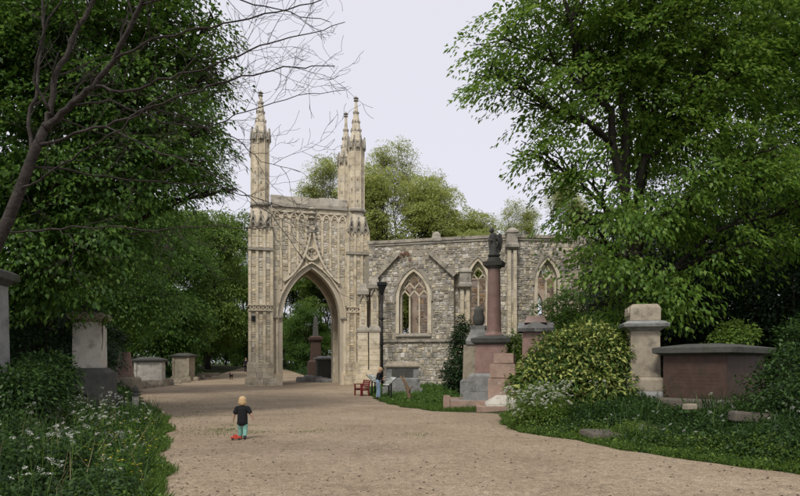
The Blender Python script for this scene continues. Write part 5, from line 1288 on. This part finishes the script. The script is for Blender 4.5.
def litter(n):
    y = 6.5 + 40 * rng.uniform(0, 1, n) ** 1.3; t_ = rng.beta(.45, .9, n); x = XL(y) + (XR(y) - XL(y)) * t_
    c = np.stack([x, y, gz(x, y) + .024], -1); a = rng.uniform(0, 6.28, n)
    o = link('leaf_litter', leaf_mesh('leaf_litter', c, np.stack([np.cos(a), np.sin(a), rng.normal(0, .2, n)], -1), np.stack([rng.normal(0, .2, n), rng.normal(0, .2, n), np.ones(n)], -1), .05 * rng.uniform(.4, 1.3, n), .6), LITTER)
    tag(o, 'scattered dead leaves and bits lying on the gravel path', 'litter', None, 'stuff')
litter(3800)
# upright nettle stems with leaf pairs up their height
def nettles(name, label, x, y, hh, lm):
    n = len(x); lv = 8; H = hh * rng.uniform(.55, 1.15, n); tilt = rng.normal(0, .14, (n, 2)); C = []; A = []; S_ = []
    for k in range(lv):
        f = .25 + .75 * k / (lv - 1); z = gz(x, y) + H * f; ph = k * 1.57
        for q_ in (0, math.pi):
            th = ph + q_ + rng.normal(0, .3, n)
            C.append(np.stack([x + tilt[:, 0] * H * f, y + tilt[:, 1] * H * f, z], -1)); A.append(np.stack([np.cos(th), np.sin(th), rng.normal(-.1, .25, n)], -1)); S_.append(.13 * (1.15 - .65 * f) * rng.uniform(.7, 1.2, n))
    C = np.concatenate(C); A = np.concatenate(A); S_ = np.concatenate(S_)
    N = nrm(np.stack([rng.normal(0, .3, len(C)), rng.normal(0, .3, len(C)), np.ones(len(C))], -1))
    tag(link(name, leaf_mesh(name, C, A, N, S_, .5), lm), label, 'nettles', None, 'stuff')
    b = np.stack([x, y, gz(x, y)], -1); ax = np.stack([tilt[:, 0], tilt[:, 1], np.ones(n)], -1)
    tag(link(name.replace('leaves', 'stems'), leaf_mesh(name, b, ax, rng.normal(0, 1, (n, 3)), H, .014), lm), 'thin upright stems of the ' + label, 'stems', None, 'stuff')
x, y, off = scatter(900, -1, 6.6, 19, 4.8, .9, -.15); k = (np.sin(x * 1.7 + 2) * np.sin(y * 1.3 + x) > -.15) & ~((np.abs(x + 8.3) < .9) & (np.abs(y - 17.6) < 2)); nettles('nettle_leaves', 'tall nettles rising out of the left verge', x[k], y[k], .6, LF_DARK)
x, y, off = scatter(520, 1, 9.0, 19, 5.5, .9, -.3); k = (np.sin(x * 1.7) * np.sin(y * 1.3 + x) > 0) & ~((x > 5.2) & (x < 8.5) & (y > 11.5) & (y < 16.5)); nettles('nettle_leaves', 'nettles standing in the right verge', x[k], y[k], .55, LF_DARK)
# cow parsley: stems and flat white umbels
def umbels(name, label, x, y, h, per=26, r=.034, fl=.015, lm=WHITEFL, thing_=None, nsub=5):
    n = len(x); m = MB(); cs = []
    for i in range(n):
        b = Vector((x[i], y[i], float(gz(x[i], y[i])))); tp_ = b + Vector((rng.normal(0, .10), rng.normal(0, .10), h[i]))
        m.tube([b, b.lerp(tp_, .55) + Vector(rng.normal(0, .02, 3)), tp_], [.006, .005, .003], 3)
        for k in range(nsub):
            e = tp_ + Vector((rng.normal(0, .10), rng.normal(0, .10), rng.uniform(-.22, .06)))
            m.tube([b.lerp(tp_, .72), e], [.003, .002], 3)
            tl = rng.normal(0, .45, 2); a = rng.uniform(0, 6.28, per); q_ = r * np.sqrt(rng.uniform(0, 1, per)) * rng.uniform(.6, 1.2)
            cs.append(np.stack([e.x + q_ * np.cos(a), e.y + q_ * np.sin(a), e.z + tl[0] * q_ * np.cos(a) + tl[1] * q_ * np.sin(a) + rng.normal(0, .006, per)], -1))
    c = np.concatenate(cs); n2 = len(c)
    ax = nrm(np.stack([rng.normal(0, 1, n2), rng.normal(0, 1, n2), rng.normal(0, .15, n2)], -1)); nr = nrm(np.stack([rng.normal(0, .3, n2), rng.normal(0, .3, n2), np.ones(n2)], -1))
    me = leaf_mesh(name, c, ax, nr, fl * rng.uniform(.7, 1.4, n2), .8)
    if thing_ is not None:
        link('flower', me, lm, thing_); m.build('flower_stem', LF_MID, thing_)
    else:
        tag(link(name, me, lm), label, 'flowers', None, 'stuff'); tag(m.build(name.replace('flowers', 'stems'), LF_MID), 'thin green flower stems in the left verge', 'stems', None, 'stuff')
x, y, off = scatter(75, -1, 6.8, 16, 3.2, .9, -.15)
umbels('cow_parsley_flowers', 'white lacy cow parsley flowers over the left verge', x, y, .45 + .5 * rng.uniform(0, 1, len(x)))
n_ = 140; x, y, off = scatter(n_, -1, 7.2, 13, 1.0, 1.0, 0.05); h_ = .15 + .45 * rng.uniform(0, 1, n_)
c = np.stack([x, y, gz(x, y) + h_], -1); c = np.repeat(c, 5, 0); a = rng.uniform(0, 6.28, len(c)); ax = np.stack([np.cos(a), np.sin(a), np.full(len(c), .4)], -1)
tag(link('buttercup_flowers', leaf_mesh('buttercup_flowers', c, ax, np.tile([0, 0, 1.0], (len(c), 1)), .022 * rng.uniform(.8, 1.3, len(c)), .9), YELFL), 'small yellow buttercups dotting the left verge edge', 'flowers', None, 'stuff')
# cow parsley clump in front of the laurel
o = bush('cow_parsley', 'white-flowering cow parsley clump in front of the variegated laurel', 537, 16.2, [(537, 400, 16.2, .6, .5, .45), (527, 415, 15.8, .5, .4, .35), (552, 412, 15.7, .5, .4, .35)], 7000, .06, LF_MID, 213, R=.16, per=20, stem=.012, cat='wildflower')
n_ = 70; xx = rng.normal(px2(537, 16)[0], .38, n_); yy = rng.normal(16.0, .32, n_)
pv = Vector(o.location)
cs0 = len(bpy.data.objects)
umbels('parsley_tmp', None, xx, yy, .55 + .6 * rng.uniform(0, 1, n_), thing_=o, fl=.022)
for ch in o.children:
    if ch.name.startswith('flower'): ch.location = (-pv.x, -pv.y, -pv.z)
n_ = 26; x, y, off = scatter(n_, 1, 9.5, 15, 3.5, 1.0, -.2)
umbels('verge_white_flowers', 'scattered white flowers over the right verge', x, y, .3 + .3 * rng.uniform(0, 1, n_), nsub=2)
# bent dead stump by the board
x, y = px2(409, 28.5)
t = thing('dead_stump', 'bent bare brown stump with forked snags in the grass by the board', 'stump', (x, y, G(x, y)))
m = MB(); m.tube([(0, 0, -.1), (.02, 0, .3), (-.06, .02, .7), (-.22, .03, 1.05), (-.42, .02, 1.25)], [.10, .09, .08, .06, .03], 8); m.build('trunk', STUMPW, t, smooth=True)
for e in ((.14, -.1, .8), (-.25, .1, 1.3)):
    m = MB(); m.tube([(-.02, 0, .45), (e[0] * .5, e[1], .7), e], [.06, .04, .02], 6); m.build('snag', STUMPW, t, smooth=True)
